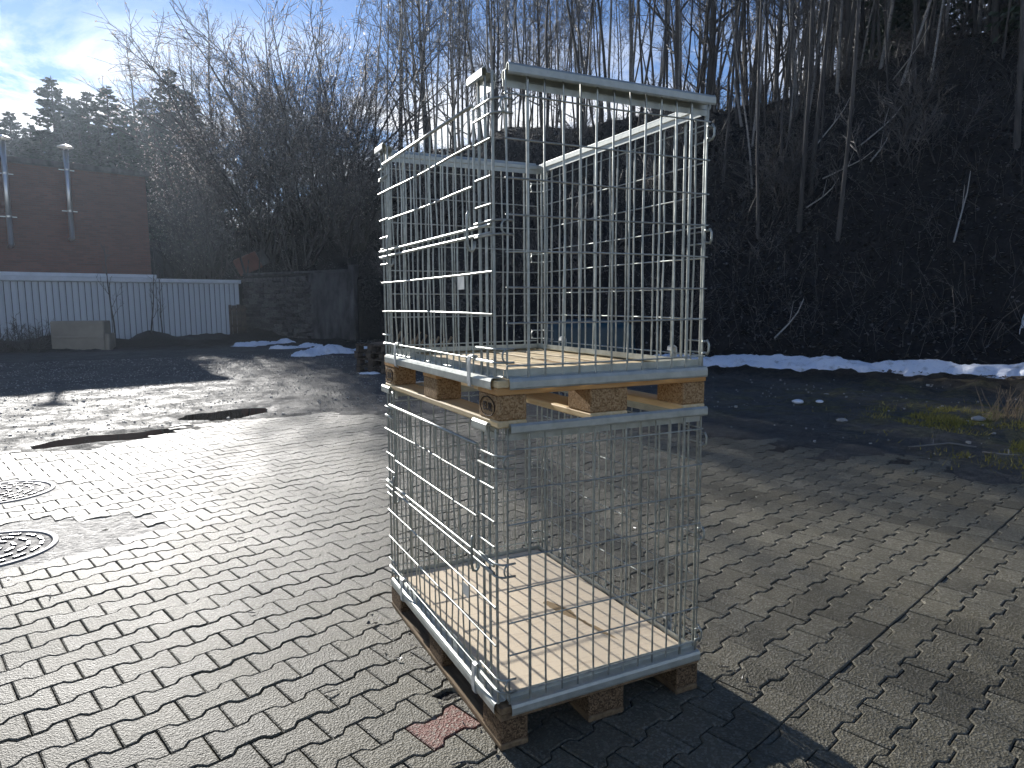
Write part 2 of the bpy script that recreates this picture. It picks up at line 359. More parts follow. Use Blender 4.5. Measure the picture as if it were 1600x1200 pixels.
def hill_material():
    mt = bpy.data.materials.new('wooded_slope_earth'); mt.use_nodes = True; t = mt.node_tree; bs = t.nodes['Principled BSDF']
    g = N(t, 'ShaderNodeNewGeometry')
    n = N(t, 'ShaderNodeTexNoise', i_Scale=.5, i_Detail=8., i_Roughness=.65); LK(t, g.outputs['Position'], n.inputs['Vector'])
    n2 = N(t, 'ShaderNodeTexNoise', i_Scale=9., i_Detail=6., i_Roughness=.7); LK(t, g.outputs['Position'], n2.inputs['Vector'])
    c = mixc(t, n.outputs[0], (.010, .011, .011), (.034, .030, .026))
    c = mixc(t, ramp(t, n2.outputs[0], [(.5, (0, 0, 0)), (.7, (1, 1, 1))]), c, (.042, .036, .030))
    LK(t, c, bs.inputs['Base Color']); bs.inputs['Roughness'].default_value = .9; bs.inputs['Specular IOR Level'].default_value = .2
    b = N(t, 'ShaderNodeBump', i_Strength=.8, i_Distance=.12); LK(t, n2.outputs[0], b.inputs['Height']); LK(t, b.outputs[0], bs.inputs['Normal'])
    return mt
M['hill'] = hill_material()

# ------------------------------------------------------------------ ground sheet
E1 = Vector((math.cos(R(16.6)), math.sin(R(16.6)))); E2 = Vector((-E1.y, E1.x))
PAVED = [(-9, 5.7), (-4, 6.1), (-2.4, 6.35), (-1.6, 6.5), (-1.0, 6.95), (-.3, 7.4), (.5, 7.6), (1.66, 7.2), (3.2, 5.7), (4.3, 3.9), (4.55, 2.8), (4.85, 2.0), (5.2, 1.1), (5.7, -1), (6.4, -7), (-9, -7)]
FOOT = [(-45, 40), (-14, 36), (-3, 33.4), (1.9, 30.2), (5.5, 24.9), (7.6, 18), (10.0, 11.6), (12.0, 8.4), (13.6, 4.6), (15.2, 0), (18, -9)]
PUDDLES = [(-1.54, 6.66, .62, .25), (-.28, 7.78, .58, .36)]
MANHOLES = [(-1.90, 3.0), (-2.10, 4.5)]
def seg_dist(px, py, poly, closed):
    best = 1e9; n = len(poly)
    for i in range(n if closed else n - 1):
        ax, ay = poly[i]; bx, by = poly[(i + 1) % n]
        dx, dy = bx - ax, by - ay
        t = np.clip(((px - ax) * dx + (py - ay) * dy) / (dx * dx + dy * dy), 0, 1)
        d = np.hypot(px - ax - t * dx, py - ay - t * dy); best = np.minimum(best, d)
    return best
def inside(px, py, poly):
    ins = np.zeros(np.shape(px), bool); n = len(poly)
    for i in range(n):
        ax, ay = poly[i]; bx, by = poly[(i + 1) % n]
        if ay == by: continue
        c = ((ay > py) != (by > py)) & (px < (bx - ax) * (py - ay) / (by - ay) + ax)
        ins ^= c
    return ins
def paved_sd(px, py):
    d = seg_dist(px, py, PAVED, True); return np.where(inside(px, py, PAVED), -d, d)
def axis(lo, hi, step):
    a = list(np.arange(lo, hi, step)); k = step
    out = [a[-1]]
    while out[-1] < 420: k *= 1.35; out.append(out[-1] + k)
    inn = [a[0]]; k = step
    while inn[-1] > -420: k *= 1.35; inn.append(inn[-1] - k)
    return np.array(inn[:0:-1] + a + out[1:])
gx, gy = axis(-9, 14, .13), axis(-3, 24, .13)
GX, GY = np.meshgrid(gx, gy); FXX, FYY = GX.ravel(), GY.ravel()
SD = paved_sd(FXX, FYY)
HF = FOOT + [(400, -9), (400, 400), (-400, 400), (-400, 40)]
hd = np.where(inside(FXX, FYY, HF), 0, seg_dist(FXX, FYY, FOOT, False))
nz = np.array([fbm(x * .9, y * .9, 3.1, 5) if abs(x) < 25 and -8 < y < 40 else 0 for x, y in zip(FXX, FYY)])
nz2 = np.array([fbm(x * 3.1, y * 3.1, 8.7, 3) if abs(x) < 15 and -8 < y < 26 else 0 for x, y in zip(FXX, FYY)])
tt = np.clip((SD + nz * .75 + .22) / .6, 0, 1); tt = tt * tt * (3 - 2 * tt)
GZ = -.010 + tt * (.020 + .018 * nz + .010 * nz2)
rough_zone = np.clip((FXX - 4.2) / 2, 0, 1) * tt
GZ += rough_zone * (.03 * nz2 + .03 * nz)
for (cx_, cy_, a_, b_) in PUDDLES:
    qx = (FXX - cx_) * E1.x + (FYY - cy_) * E1.y; qy = -(FXX - cx_) * E1.y + (FYY - cy_) * E1.x
    rr = np.hypot(qx / a_, qy / b_) + nz2 * .22
    f = np.clip((1.25 - rr) / .5, 0, 1); GZ = GZ * (1 - f) + (-.03) * f
    ring = np.exp(-((rr - 1.35) / .22) ** 2); GZ += ring * .008
earth = np.clip((4.5 - hd + nz * 1.6) / 2.2, 0, 1) * (FXX > -12)
earth = np.where((FXX < 3.2) & (FYY < 27), np.clip((FYY - 22.3 + nz * 1.2) / 1.5, 0, 1), earth)
GZ += earth * (.05 + .06 * nz2)
# a low bank of soil along the shed
ln = (FXX - 1.83) * -E1.y + (FYY - 29.3) * E1.x
al_ = (FXX - 1.83) * E1.x + (FYY - 29.3) * E1.y
GZ += np.where((al_ < 2.5) & (al_ > -16), np.exp(-((ln + .6) / 1.1) ** 2) * (.28 + .25 * nz), 0)
moss = np.exp(-(((FXX - 7.6) / 1.2) ** 2 + ((FYY - 3.0) / .8) ** 2)) * 1.3 + .55 * np.exp(-(((FXX - 6.2) / .8) ** 2 + ((FYY - 1.6) / .5) ** 2))
moss += np.exp(-(((FXX - 8) / 3.) ** 2 + ((FYY - 5.) / 1.2) ** 2)) * .45
joint = 1 - np.clip(tt * 4, 0, 1)
nx_, ny_ = len(gx), len(gy)
idx = np.arange(nx_ * ny_).reshape(ny_, nx_)
fc = np.stack([idx[:-1, :-1], idx[:-1, 1:], idx[1:, 1:], idx[1:, :-1]], -1).reshape(-1, 4)
gm = mesh('ground', np.stack([FXX, FYY, GZ], 1).tolist(), fc.tolist(), M['ground'], True)
att = gm.attributes.new('zone', 'FLOAT_COLOR', 'POINT')
att.data.foreach_set('color', np.stack([earth, np.clip(moss, 0, 1), joint, np.ones_like(earth)], 1).astype(np.float32).ravel())
ground = structure('ground', gm)

# puddles
for i, (cx_, cy_, a_, b_) in enumerate(PUDDLES):
    vs = [(0, 0, 0)]; n = 48
    for k in range(n):
        q = 2 * math.pi * k / n; s = 1.25
        x, y = a_ * s * math.cos(q), b_ * s * math.sin(q)
        vs.append((x * E1.x - y * E1.y, x * E1.y + y * E1.x, 0))
    o = structure('puddle', mesh('puddle', vs, [(0, 1 + k, 1 + (k + 1) % n) for k in range(n)], M['water']), loc=(cx_, cy_, -.004))
    o['label'] = ['long dark puddle at the edge of the paving', 'dark puddle on the asphalt behind the longer puddle'][i]

# ------------------------------------------------------------------ interlocking pavers
yard = structure('paved_yard', mesh('paved_yard', [(-.02, -.02, -.03), (.02, -.02, -.03), (.02, .02, -.03), (-.02, .02, -.03)], [(0, 1, 2, 3)], M['paver']), loc=(0, 0, 0))
PL, PW = .204, .14
def paver_outline(lower_straight=False, upper_straight=False, half=False):
    g = .0025; wd, nr = .0825 - g, .0575 - g; e = PL / 2 - g; a, b = .040, .062     # distances from joint
    up = [(-e, wd), (-PL / 2 + a, wd), (-PL / 2 + b, nr), (PL / 2 - b, nr), (PL / 2 - a, wd), (e, wd)]
    dn = [(e, -wd), (PL / 2 - a, -wd), (PL / 2 - b, -nr), (-PL / 2 + b, -nr), (-PL / 2 + a, -wd), (-e, -wd)]
    if lower_straight: dn = [(e, -.07 + g), (-e, -.07 + g)]
    if upper_straight: up = [(-e, .07 - g), (e, .07 - g)]
    return dn[::-1][0:0] + list(reversed(up + dn))      # counter-clockwise
def paver_geo(out, z1=0., bev=.0045, depth=.028):
    n = len(out); vs = []; fs = []
    # inset along vertex normals
    ins = []
    for i in range(n):
        p0, p1, p2 = Vector(out[i - 1]), Vector(out[i]), Vector(out[(i + 1) % n])
        d1, d2 = (p1 - p0).normalized(), (p2 - p1).normalized()
        n1, n2 = Vector((-d1.y, d1.x)), Vector((-d2.y, d2.x))
        bi = (n1 + n2); bi = bi / max(.3, bi.dot(n1)) if bi.length > 1e-6 else n1
        ins.append(p1 + bi * bev)
    for p in out: vs.append((p[0], p[1], -depth))
    for p in out: vs.append((p[0], p[1], -bev * .8))
    for p in ins: vs.append((p.x, p.y, 0))
    for i in range(n):
        j = (i + 1) % n
        fs.append((i, j, n + j, n + i)); fs.append((n + i, n + j, 2 * n + j, 2 * n + i))
    fs.append(tuple(range(2 * n, 3 * n)))
    return vs, fs
rng = random.Random(7)
SEAM = -.535                    # straight joint between two laid fields
specs = []                      # (e1, e2, kind)
PH = .0575 + PL / 2             # joint phase of row 0
for k in range(0, 78):
    c2 = SEAM + .07 + PW * k
    off = PH + (PL / 2 if k % 2 else 0)
    for i in range(-50, 50):
        specs.append((off + PL / 2 + PL * i, c2, 'low' if k == 0 else 'std'))
for k in range(0, 50):
    c2 = SEAM - .0825 - PW * k
    off = PH + .03 + (PL / 2 if k % 2 else 0)
    for i in range(-50, 50):
        specs.append((off + PL / 2 + PL * i, c2, 'std'))
        if k == 0: specs.append((off + PL * .5 + PL * i, SEAM - .0125, 'fill'))
S = np.array([(a, b) for a, b, _ in specs])
SX = S[:, 0] * E1.x - S[:, 1] * E1.y; SY = S[:, 0] * E1.y + S[:, 1] * E1.x
SDP = paved_sd(SX, SY)
keep = (SDP < .30) & (SX > -6.5) & (SX < 6.4) & (SY > -4.2)
for (mx, my) in MANHOLES: keep &= np.hypot(SX - mx, SY - my) > .41
PATCH = [(-1.72, 2.62), (-1.18, 2.74), (-1.02, 3.05), (-1.12, 3.42), (-1.55, 3.50), (-1.9, 3.55), (-2.3, 3.3), (-2.3, 2.7)]
keep &= ~inside(SX, SY, PATCH)
for (cx_, cy_, a_, b_) in PUDDLES:
    qx = (SX - cx_) * E1.x + (SY - cy_) * E1.y; qy = -(SX - cx_) * E1.y + (SY - cy_) * E1.x
    keep &= np.hypot(qx / (a_ + .08), qy / (b_ + .08)) > 1
DX = np.stack([SX - CAM.x, SY - CAM.y, np.full_like(SX, -CAM.z)], 1)
dep = DX @ np.array(CF); pu = 800 + FPX * (DX @ np.array(CR)) / np.maximum(dep, .01); pv = 600 - FPX * (DX @ np.array(CU)) / np.maximum(dep, .01)
seen = keep & (dep > .3) & (pu > -60) & (pu < 1660) & (pv < 1260) & (pv > 0)
under = (SX > .02) & (SX < .78) & (SY > .02) & (SY < 1.18)
order = sorted([i for i in range(len(specs)) if seen[i] and not under[i] and specs[i][2] != 'fill'], key=lambda i: dep[i])
singles = set(order[:292])
shapes = {'std': paver_geo(paver_outline()), 'low': paver_geo(paver_outline(lower_straight=True))}
a_, b_ = .040, .062
fo = [(-PL / 2 + b_ + .003, -.0105), (PL / 2 - b_ - .003, -.0105), (PL / 2 - a_ - .002, .0105), (-PL / 2 + a_ + .002, .0105)]
shapes['fill'] = paver_geo(fo, bev=.002)
pm = {k: mesh('paver_' + k, v[0], v[1], M['paver']) for k, v in shapes.items()}
red_me = pm['std'].copy(); red_me.materials.clear(); red_me.materials.append(M['paver_red'])
A16 = R(16.6)
gv, gf = [], []
red_c = Vector((-.116, .227)); hole_c = Vector((-.10, .37))
ri = min(order, key=lambda i: (SX[i] - red_c.x) ** 2 + (SY[i] - red_c.y) ** 2)
hi_ = min([i for i in order if i != ri], key=lambda i: (SX[i] - hole_c.x) ** 2 + (SY[i] - hole_c.y) ** 2)
# a chipped paver: its top has an irregular hole
def chipped():
    out = paver_outline(); vs, fs = paver_geo(out); n = len(out); fs = fs[:-1]
    c = Vector((.028, -.002)); m_ = n; ring = []; b0 = len(vs)
    for i in range(n):
        p = Vector(vs[2 * n + i][:2]) - c
        q = math.atan2(p.y, p.x); r = .048 + .010 * math.sin(3 * q + 1) + .006 * math.sin(5 * q)
        r = min(r, p.length * .85)
        vs.append((c.x + math.cos(q) * r * 1.25, c.y + math.sin(q) * r, 0)); 
    for i in range(n):
        p = Vector(vs[b0 + i][:2]); d = c + (p - c) * .72; vs.append((d.x, d.y, -.018 + .004 * math.sin(i * 2.1)))
    vs.append((c.x, c.y, -.022)); cc = len(vs) - 1
    for i in range(n):
        j = (i + 1) % n
        fs.append((2 * n + i, 2 * n + j, b0 + j, b0 + i)); fs.append((b0 + i, b0 + j, b0 + n + j, b0 + n + i)); fs.append((b0 + n + i, b0 + n + j, cc))
    return mesh('paver_chipped', vs, fs, M['paver'])
chip_me = chipped()
for i, (a, b, kind) in enumerate(specs):
    if not keep[i]: continue
    x, y = float(SX[i]), float(SY[i]); tz = rng.uniform(-.003, .0015) + .010 * fbm(x * .35, y * .35, 1.7, 2) * 0
    tx, ty, rz = rng.gauss(0, .008), rng.gauss(0, .007), A16 + rng.gauss(0, .006)
    if kind == 'fill': tz -= .004
    if SDP[i] > -.6: tz -= max(0, rng.uniform(-.2, 1)) * .014 * (SDP[i] + .6) / .6; tx *= 2; ty *= 2
    if i in singles:
        me = red_me if i == ri else chip_me if i == hi_ else pm[kind]
        o = link('paver', me, yard, (x, y, tz), (tx, ty, rz))
        if i == ri: o['label'] = 'single dull red paver beside the lower pallet'
        if i == hi_: o['label'] = 'broken paver with a hole beside the red one'
    else:
        vs, fs = shapes[kind]; base = len(gv); c, s = math.cos(rz), math.sin(rz)
        for v in vs: gv.append((x + v[0] * c - v[1] * s, y + v[0] * s + v[1] * c, tz + v[2] + v[1] * tx - v[0] * ty))
        for f in fs: gf.append(tuple(base + k for k in f))
o = link('pavers', mesh('pavers', gv, gf, M['paver']), yard); o['kind'] = 'stuff'

# manholes and the mortar patch round the near one
def ring_mesh(name, prof, mat, n=56, smooth=True):
    vs = []; fs = []
    for k in range(n):
        q = 2 * math.pi * k / n
        for r, z in prof: vs.append((r * math.cos(q), r * math.sin(q), z))
    L = len(prof)
    for k in range(n):
        k2 = (k + 1) % n
        for j in range(L - 1): fs.append((k * L + j, k2 * L + j, k2 * L + j + 1, k * L + j + 1))
    return mesh(name, vs, fs, mat, False)
M['patch'] = material('stony_mortar', (.10, .096, .085), (.18, .17, .15), .6, .75, scale=18, bump=1., bscale=34, bdist=.02)
for i, (mx, my) in enumerate(MANHOLES):
    t = thing('manhole_cover', ['round iron manhole cover set in the mortar patch', 'round iron manhole cover nearer the puddles'][i], 'manhole cover', (mx, my, 0), .4 + i, 'manhole covers')
    link('rim', ring_mesh('rim', [(.365, -.03), (.365, .001), (.361, .004), (.336, .004), (.332, .001), (.332, -.02)], M['concrete_ring']), t)
    link('mortar_collar', ring_mesh('collar', [(.364, -.004), (.45, -.005), (.56, -.011)], M['patch']), t)
    link('lid', ring_mesh('lid', [(.0, -.003), (.322, -.003), (.327, -.006), (.327, -.02)], M['iron_lid']), t)
    g = Geo()
    for r in (.07, .14, .21, .28):
        n = int(r * 60)
        for k in range(n):
            q = 2 * math.pi * (k + .5 * (int(r * 100) % 2)) / n
            g.boxx((r * math.cos(q), r * math.sin(q), .000), (.018, .62 * 2 * math.pi * r / n, .010), Matrix.Rotation(q, 3, 'Z'))
    link('tread_pattern', g.data('tread', M['iron']), t)['kind'] = 'stuff'
n = 40; vs = []; fs = []
for j in range(n):
    for i in range(n):
        x, y = -2.4 + 1.65 * i / (n - 1), 2.42 + 1.32 * j / (n - 1)
        vs.append((x, y, -.007 + .007 * fbm(x * 12, y * 12, 0, 3)))
vin = inside(np.array([v[0] for v in vs]), np.array([v[1] for v in vs]), [(-2.4, 2.48), (-1.74, 2.45), (-1.02, 2.58), (-.80, 3.05), (-.92, 3.60), (-1.55, 3.72), (-2.4, 3.7)])
vin &= np.array([math.hypot(v[0] - MANHOLES[0][0], v[1] - MANHOLES[0][1]) > .35 for v in vs])
for j in range(n - 1):
    for i in range(n - 1):
        q = (j * n + i, j * n + i + 1, (j + 1) * n + i + 1, (j + 1) * n + i)
        if sum(bool(vin[k]) for k in q) >= 3: fs.append(q)
structure('mortar_patch', mesh('mortar_patch', vs, fs, M['patch'], True))

# ------------------------------------------------------------------ hillside
BREAK = [2, 3, 4, 5.5, 6.6, 8.2, 9.0, 10.0, 10.6, 11, 11]
BASE = [0, 0, 0, 2.3, 2.7, .3, 0, 0, 0, 0, 0]
def catmull(vals, t):
    n = len(vals) - 1; t = max(0, min(n - 1e-6, t)); i = int(t); f = t - i
    g = lambda k: vals[max(0, min(n, k))]
    a, b, c, d = g(i - 1), g(i), g(i + 1), g(i + 2)
    if isinstance(b, tuple): return tuple(catmull([a[q], b[q], c[q], d[q]], 1 + f) for q in range(2))
    return .5 * ((2 * b) + (-a + c) * f + (2 * a - 5 * b + 4 * c - d) * f * f + (-a + 3 * b - 3 * c + d) * f ** 3)
def lerp(vals, t):
    n = len(vals) - 1; t = max(0, min(n - 1e-6, t)); i = int(t); f = t - i
    return vals[i] * (1 - f) + vals[i + 1] * f
hs = np.linspace(0, 10, 230); hdv = [-.001, 0, .25, .5, .8, 1.2, 1.6, 2, 2.6, 3.2, 4, 4.8, 5.6, 6.5, 7.5, 8.5, 9.5, 10.5, 11.5, 12.5, 13.5, 14.5, 15.5, 16.5, 18, 20, 23, 27, 32, 38, 46, 56, 70, 95]
vs = []; fs = []
for i, s in enumerate(hs):
    p = catmull(FOOT, s); pa, pb = catmull(FOOT, s - .25), catmull(FOOT, s + .25)
    tg = Vector((pb[0] - pa[0], pb[1] - pa[1])).normalized(); nrm = Vector((-tg.y, tg.x))
    hb, bs_ = lerp(BREAK, s), lerp(BASE, s)
    for d in hdv:
        x, y = p[0] + nrm.x * d, p[1] + nrm.y * d
        db = hb / .9
        z = bs_ + (d * .9 if d < db else hb + (d - db) * .13)
        z -= .5 * math.exp(-((d - db) / 1.5) ** 2)
        z += sstep(0, 2, d) * (.55 * fbm(x * .25, y * .25, 5, 4) + .18 * fbm(x * 1.1, y * 1.1, 2, 3)) - (.25 if d == 0 else 0)
        if d < 0: z = -.5
        vs.append((x, y, z))
L = len(hdv)
for i in range(len(hs) - 1):
    for j in range(L - 1):
        fs.append((i * L + j, (i + 1) * L + j, (i + 1) * L + j + 1, i * L + j + 1)[::-1])
hill_me = mesh('hillside', vs, fs, M['hill'], True)
structure('hillside', hill_me)
bvh = BVHTree.FromPolygons([Vector(v) for v in vs], [tuple(f) for f in fs])
def hz(x, y):
    h = bvh.ray_cast(Vector((x, y, 90)), Vector((0, 0, -1)))
    return h[0].z if h[0] is not None else 0.

# ------------------------------------------------------------------ brick works, shed, retaining wall
ANG = A16
bx, by = -1.4, 30.2
bk = thing('brick_building', 'dark brick building with two steel flues behind the white shed', 'building', (bx, by, 0), ANG)
box('brick_wall', (-26, 0, 0), (0, 12, 6.55), M['brick'], bk, .01)
box('brick_ledge', (-26, -.05, 3.05), (-.02, -.002, 3.20), M['brick'], bk, .01)
box('roof_edge', (-26.1, -.16, 6.552), (.14, 12.1, 6.74), M['render'], bk, .02)
box('gutter', (-26, -.30, 2.50), (.12, -.06, 2.66), M['white_trim'], bk, .03)
def flue(x, z0, z1, label):
    t = thing('steel_flue', label, 'flue pipe', (bx + x * E1.x + .3 * E1.y, by + x * E1.y - .3 * E1.x, 0), ANG, 'steel flues on the brick wall')
    g = Geo(); g.tube([(0, 0, z0), (0, 0, z1)], .085, 16, True); link('pipe', g.data('pipe', M['flue'], True), t)
    g = Geo()
    g.tube([(0, 0, z1 + .10), (0, 0, z1 + .13), (0, 0, z1 + .22)], [.27, .26, .02], 18, True); link('rain_cap', g.data('cap', M['flue']), t)
    for q in range(3):
        g = Geo(); a = q * 2.1; g.tube([(.07 * math.cos(a), .07 * math.sin(a), z1 - .03), (.12 * math.cos(a), .12 * math.sin(a), z1 + .12)], .01, 5); link('cap_strut', g.data('strut', M['flue']), t)
    for z in (z0 + 1.0, z0 + 2.5):
        g = Geo(); g.boxx((0, .09, z), (.5, .02, .03)); g.tube([(0, 0, z - .03), (0, 0, z + .03)], .095, 16, True); link('wall_bracket', g.data('bracket', M['flue']), t)
    g = Geo(); g.tube([(0, 0, z0 + .06), (0, .1, z0 + .0), (0, .32, z0 - .02)], .083, 12); link('wall_elbow', g.data('elbow', M['flue'], True), t)
flue(-2.75, 3.95, 7.15, 'steel flue with rain cap nearer the corner of the brick wall')
flue(-4.65, 3.6, 7.2, 'steel flue with rain cap farther along the brick wall')
shx, shy = 1.83, 29.3
sh = thing('white_shed', 'low shed clad in white upright profiled sheets', 'shed', (shx, shy, 0), ANG)
box('shed_body', (-17, .06, 0), (-.03, 1.55, 2.28), M['mortar'], sh, .01)
PWD = .30
g = Geo()
for (a, b, y0, y1) in ((0, .19, 0, 0), (.19, .205, 0, .035), (.205, .275, .035, .035), (.275, .29, .035, 0)):
    g.quad(Vector((a, y0, 0)), Vector((b, y1, 0)), Vector((b, y1, 2.32)), Vector((a, y0, 2.32)))
g.quad(Vector((.29, 0, 0)), Vector((.30, 0, 0)), Vector((.30, 0, 2.32)), Vector((.29, 0, 2.32)))
pan_me = g.data('cladding_panel', M['white_sheet'])
for k in range(84):
    link('cladding_panel', pan_me, sh, (-.20 * (k + 1), rng.uniform(-.012, .006), rng.uniform(-.015, .01)), (0, 0, rng.gauss(0, .006)), (.59, 1, 1))
box('roof_trim', (-17.1, -.09, 2.30), (.06, .02, 2.45), M['white_trim'], sh, .01)
box('shed_roof', (-17.1, .024, 2.32), (.06, 1.6, 2.41), M['white_trim'], sh, .01)
# boards leaning at the shed's end
sc = thing('timber_screen', 'short weathered board screen at the end of the white shed', 'fence', (1.85, 28.9, 0), R(-30))
for k in range(4): box('board', (-.62 + k * .2, 0, .12), (-.62 + k * .2 + .18, .03, 1.42 + rng.uniform(-.03, .05)), M['wood_dark'], sc, .004)
box('rail', (-.62, .032, .5), (.18, .07, .6), M['wood_dark'], sc, .004)
box('rail', (-.62, .032, 1.2), (.18, .07, 1.3), M['wood_dark'], sc, .004)
# stone retaining wall
wa, wb = Vector((2.05, 29.6)), Vector((5.45, 24.6)); wl = (wb - wa).length; wang = math.atan2(wb.y - wa.y, wb.x - wa.x)
wt = thing('stone_retaining_wall', 'dark rubble stone retaining wall below the thicket', 'stone wall', (wa.x, wa.y, 0), wang)
box('wall_core', (0, .06, -.2), (wl, .7, 2.62), M['mortar'], wt, .02)
def stone_mesh(seed):
    r = random.Random(seed); bm = bmesh.new(); bmesh.ops.create_cube(bm, size=1)
    bmesh.ops.bevel(bm, geom=bm.edges[:], offset=.14, segments=1, affect='EDGES')
    for v in bm.verts: v.co += Vector((r.gauss(0, .05), r.gauss(0, .06), r.gauss(0, .06)))
    me = bpy.data.meshes.new('stone'); bm.to_mesh(me); bm.free(); me.materials.append(M['stone']); return me
stones = [stone_mesh(k) for k in range(9)]
z = .02; split = wl * .62
while z < 2.5:
    hgt = rng.uniform(.11, .21); x = rng.uniform(-.1, 0)
    while x < split - .1:
        wd_ = rng.uniform(.22, .55)
        link('stone', rng.choice(stones), wt, (x + wd_ / 2, .04 + rng.uniform(-.025, .03), z + hgt / 2), (rng.gauss(0, .03), rng.gauss(0, .05), 0), (wd_ * .95, .22, hgt * .92))
        x += wd_
    z += hgt
box('rendered_face', (split + .02, -.02, -.1), (wl - .15, .058, 2.66), M['render'], wt, .03, label='smooth grey rendered stretch of the wall')
box('coping', (-.05, -.03, 2.622), (wl + .02, .72, 2.74), M['render'], wt, .03)
box('end_post', (wl - .148, -.08, -.2), (wl + .12, .30, 2.9), M['render'], wt, .04)
# rusty tilted box above the wall
rb = thing('red_metal_box', 'tilted rusty red metal box lodged on the slope above the stone wall', 'metal box', (2.55, 30.5, 2.9), R(-12))
rb.rotation_euler = (R(8), R(-24), R(-12))
box('box_shell', (-.55, -.35, 0), (.45, .35, .72), M['brick_red'], rb, .03)
for x in (-.52, -.05, .42): box('edge_rib', (x - .03, -.385, .02), (x + .03, -.352, .70), M['brick_red'], rb, .01)
box('side_flap', (.47, -.32, .05), (.80, -.28, .66), M['render'], rb, .01)
# pale block in front of the shed
cb = thing('concrete_block', 'pale tan concrete block standing in front of the white shed', 'concrete block', (-3.35, 24.0, 0), R(-16))
box('block_body', (-.82, -.30, -.1), (.72, .30, .95), M['tan'], cb, .03)
box('block_step', (.722, -.28, -.1), (.86, .25, .55), M['tan'], cb, .03)
box('cast_band', (-.80, -.325, .40), (.70, -.302, .47), M['tan'], cb, .008)

# ------------------------------------------------------------------ snow
def snow_bank(name, label, spine, wid, hei, seed, n=70, mwid=15, cat='snow bank'):
    vs = []; fs = []
    for i in range(n):
        t = i / (n - 1); q = t * (len(spine) - 1)
        x, y = lerp([p[0] for p in spine], q), lerp([p[1] for p in spine], q)
        x2, y2 = lerp([p[0] for p in spine], q + .02), lerp([p[1] for p in spine], q + .02)
        if q > len(spine) - 1.03: x2, y2 = 2 * x - lerp([p[0] for p in spine], q - .02), 2 * y - lerp([p[1] for p in spine], q - .02)
        tg = Vector((x2 - x, y2 - y)).normalized(); nr = Vector((-tg.y, tg.x))
        en = max(0, min(1, 5 * t, 5 * (1 - t))) ** .6
        for j in range(mwid):
            u = j / (mwid - 1) * 2 - 1
            wob = .35 * fbm(i * .22 + seed, u * .6, seed, 3)
            px, py = x + nr.x * (u * wid * en + wob * wid), y + nr.y * (u * wid * en + wob * wid)
            prof = max(0, 1 - u * u) ** .8
            h = hei * en * prof * (.85 + .45 * fbm(px * 1.3 + seed, py * 1.3, seed, 4)) + .05 * prof * fbm(px * 5, py * 5, seed, 3)
            if cat == 'snow patch': h -= .22 * max(0, .08 + fbm(px * 1.1, py * 2.2, seed + 3, 3))
            vs.append((px, py, h + .02 - (.09 if abs(u) > .98 else 0)))
    for i in range(n - 1):
        for j in range(mwid - 1):
            fs.append((i * mwid + j, (i + 1) * mwid + j, (i + 1) * mwid + j + 1, i * mwid + j + 1))
    return thing(name, label, cat, data=mesh(name, vs, fs, M['snow'], True))
snow_bank('snow_bank', 'long snow bank at the foot of the dark hillside', [(7.6, 12.9), (9.0, 10.6), (10.2, 9.3), (11.0, 8.0), (11.9, 6.6), (12.5, 5.2), (12.9, 4.3)], .66, .25, 2.0, 130, 19)
snow_bank('snow_patch', 'snow patch nearest the white shed', [(.9, 23.0), (1.8, 23.4), (2.6, 23.9), (3.2, 23.6)], .55, .17, 5.1, 50, 15, 'snow patch')
snow_bank('snow_patch', 'broken snow patch in front of the rendered wall', [(1.9, 21.2), (3.0, 21.6), (3.9, 22.0)], .40, .14, 8.3, 50, 15, 'snow patch')
snow_bank('snow_patch', 'bright snow patch tapering beside the pallet stack', [(2.1, 17.6), (3.0, 18.1), (4.0, 18.6), (4.8, 18.2)], .55, .22, 11.9, 50, 15, 'snow patch')
snow_bank('snow_patch', 'small sunlit snow strip in front of the pallet stack', [(2.5, 11.9), (3.0, 11.6), (3.6, 11.4)], .12, .05, 14.2, 24, 15, 'snow patch')

# ------------------------------------------------------------------ pallets and wire cages
def pallet(loc, label, mats, group, rotz=0, stamps=False, plain=False):
    tp, ed, blk, bot = mats
    t = thing('pallet', label, 'pallet', loc, rotz, group)
    for x0, x1 in ((0, .145), (.186, .286), (.3275, .4725), (.514, .614), (.655, .8)):
        box('top_board', (x0, 0, .122), (x1, 1.2, .144), tp, t, .002)
    for y0, y1 in ((0, .145), (.5275, .6725), (1.055, 1.2)):
        box('cross_board', (0, y0, .100), (.8, y1, .1215), ed, t, .002)
    for x0, x1 in ((.001, .1), (.3275, .4725), (.7, .799)):
        box('bottom_board', (x0, .001, 0), (x1, 1.199, .022), bot, t, .004)
        for y0, y1 in ((.002, .145), (.5275, .6725), (1.055, 1.198)):
            box('block', (x0 + .001, y0, .0225), (x1 - .001, y1, .0995), blk, t, .004)
    if stamps:
        for yc in (.0735, 1.1265):
            g = Geo(); n = 28
            pts = [(-.0005, yc + .052 * math.cos(2 * math.pi * k / n), .0605 + .030 * math.sin(2 * math.pi * k / n)) for k in range(n + 1)]
            for a, b in zip(pts, pts[1:]): g.tube([a, b], .0018, 4)
            o = link('stamp_ring', g.data('stamp', M['stamp']), t)
            cu = bpy.data.curves.new('stamp', 'FONT'); cu.body = 'EUR'; cu.size = .036; cu.extrude = .0006; cu.align_x = 'CENTER'; cu.offset = .0006
            tmp = bpy.data.objects.new('stamp', cu); COL.objects.link(tmp)
            bpy.context.view_layer.update()
            me = bpy.data.meshes.new_from_object(tmp); bpy.data.objects.remove(tmp); me.materials.clear(); me.materials.append(M['stamp'])
            link('stamp_lettering', me, t, (-.0006, yc, .048), (R(90), 0, R(-90)))
    return t
H2 = 1.0336
GP = 'stacked pallets under the wire cages'
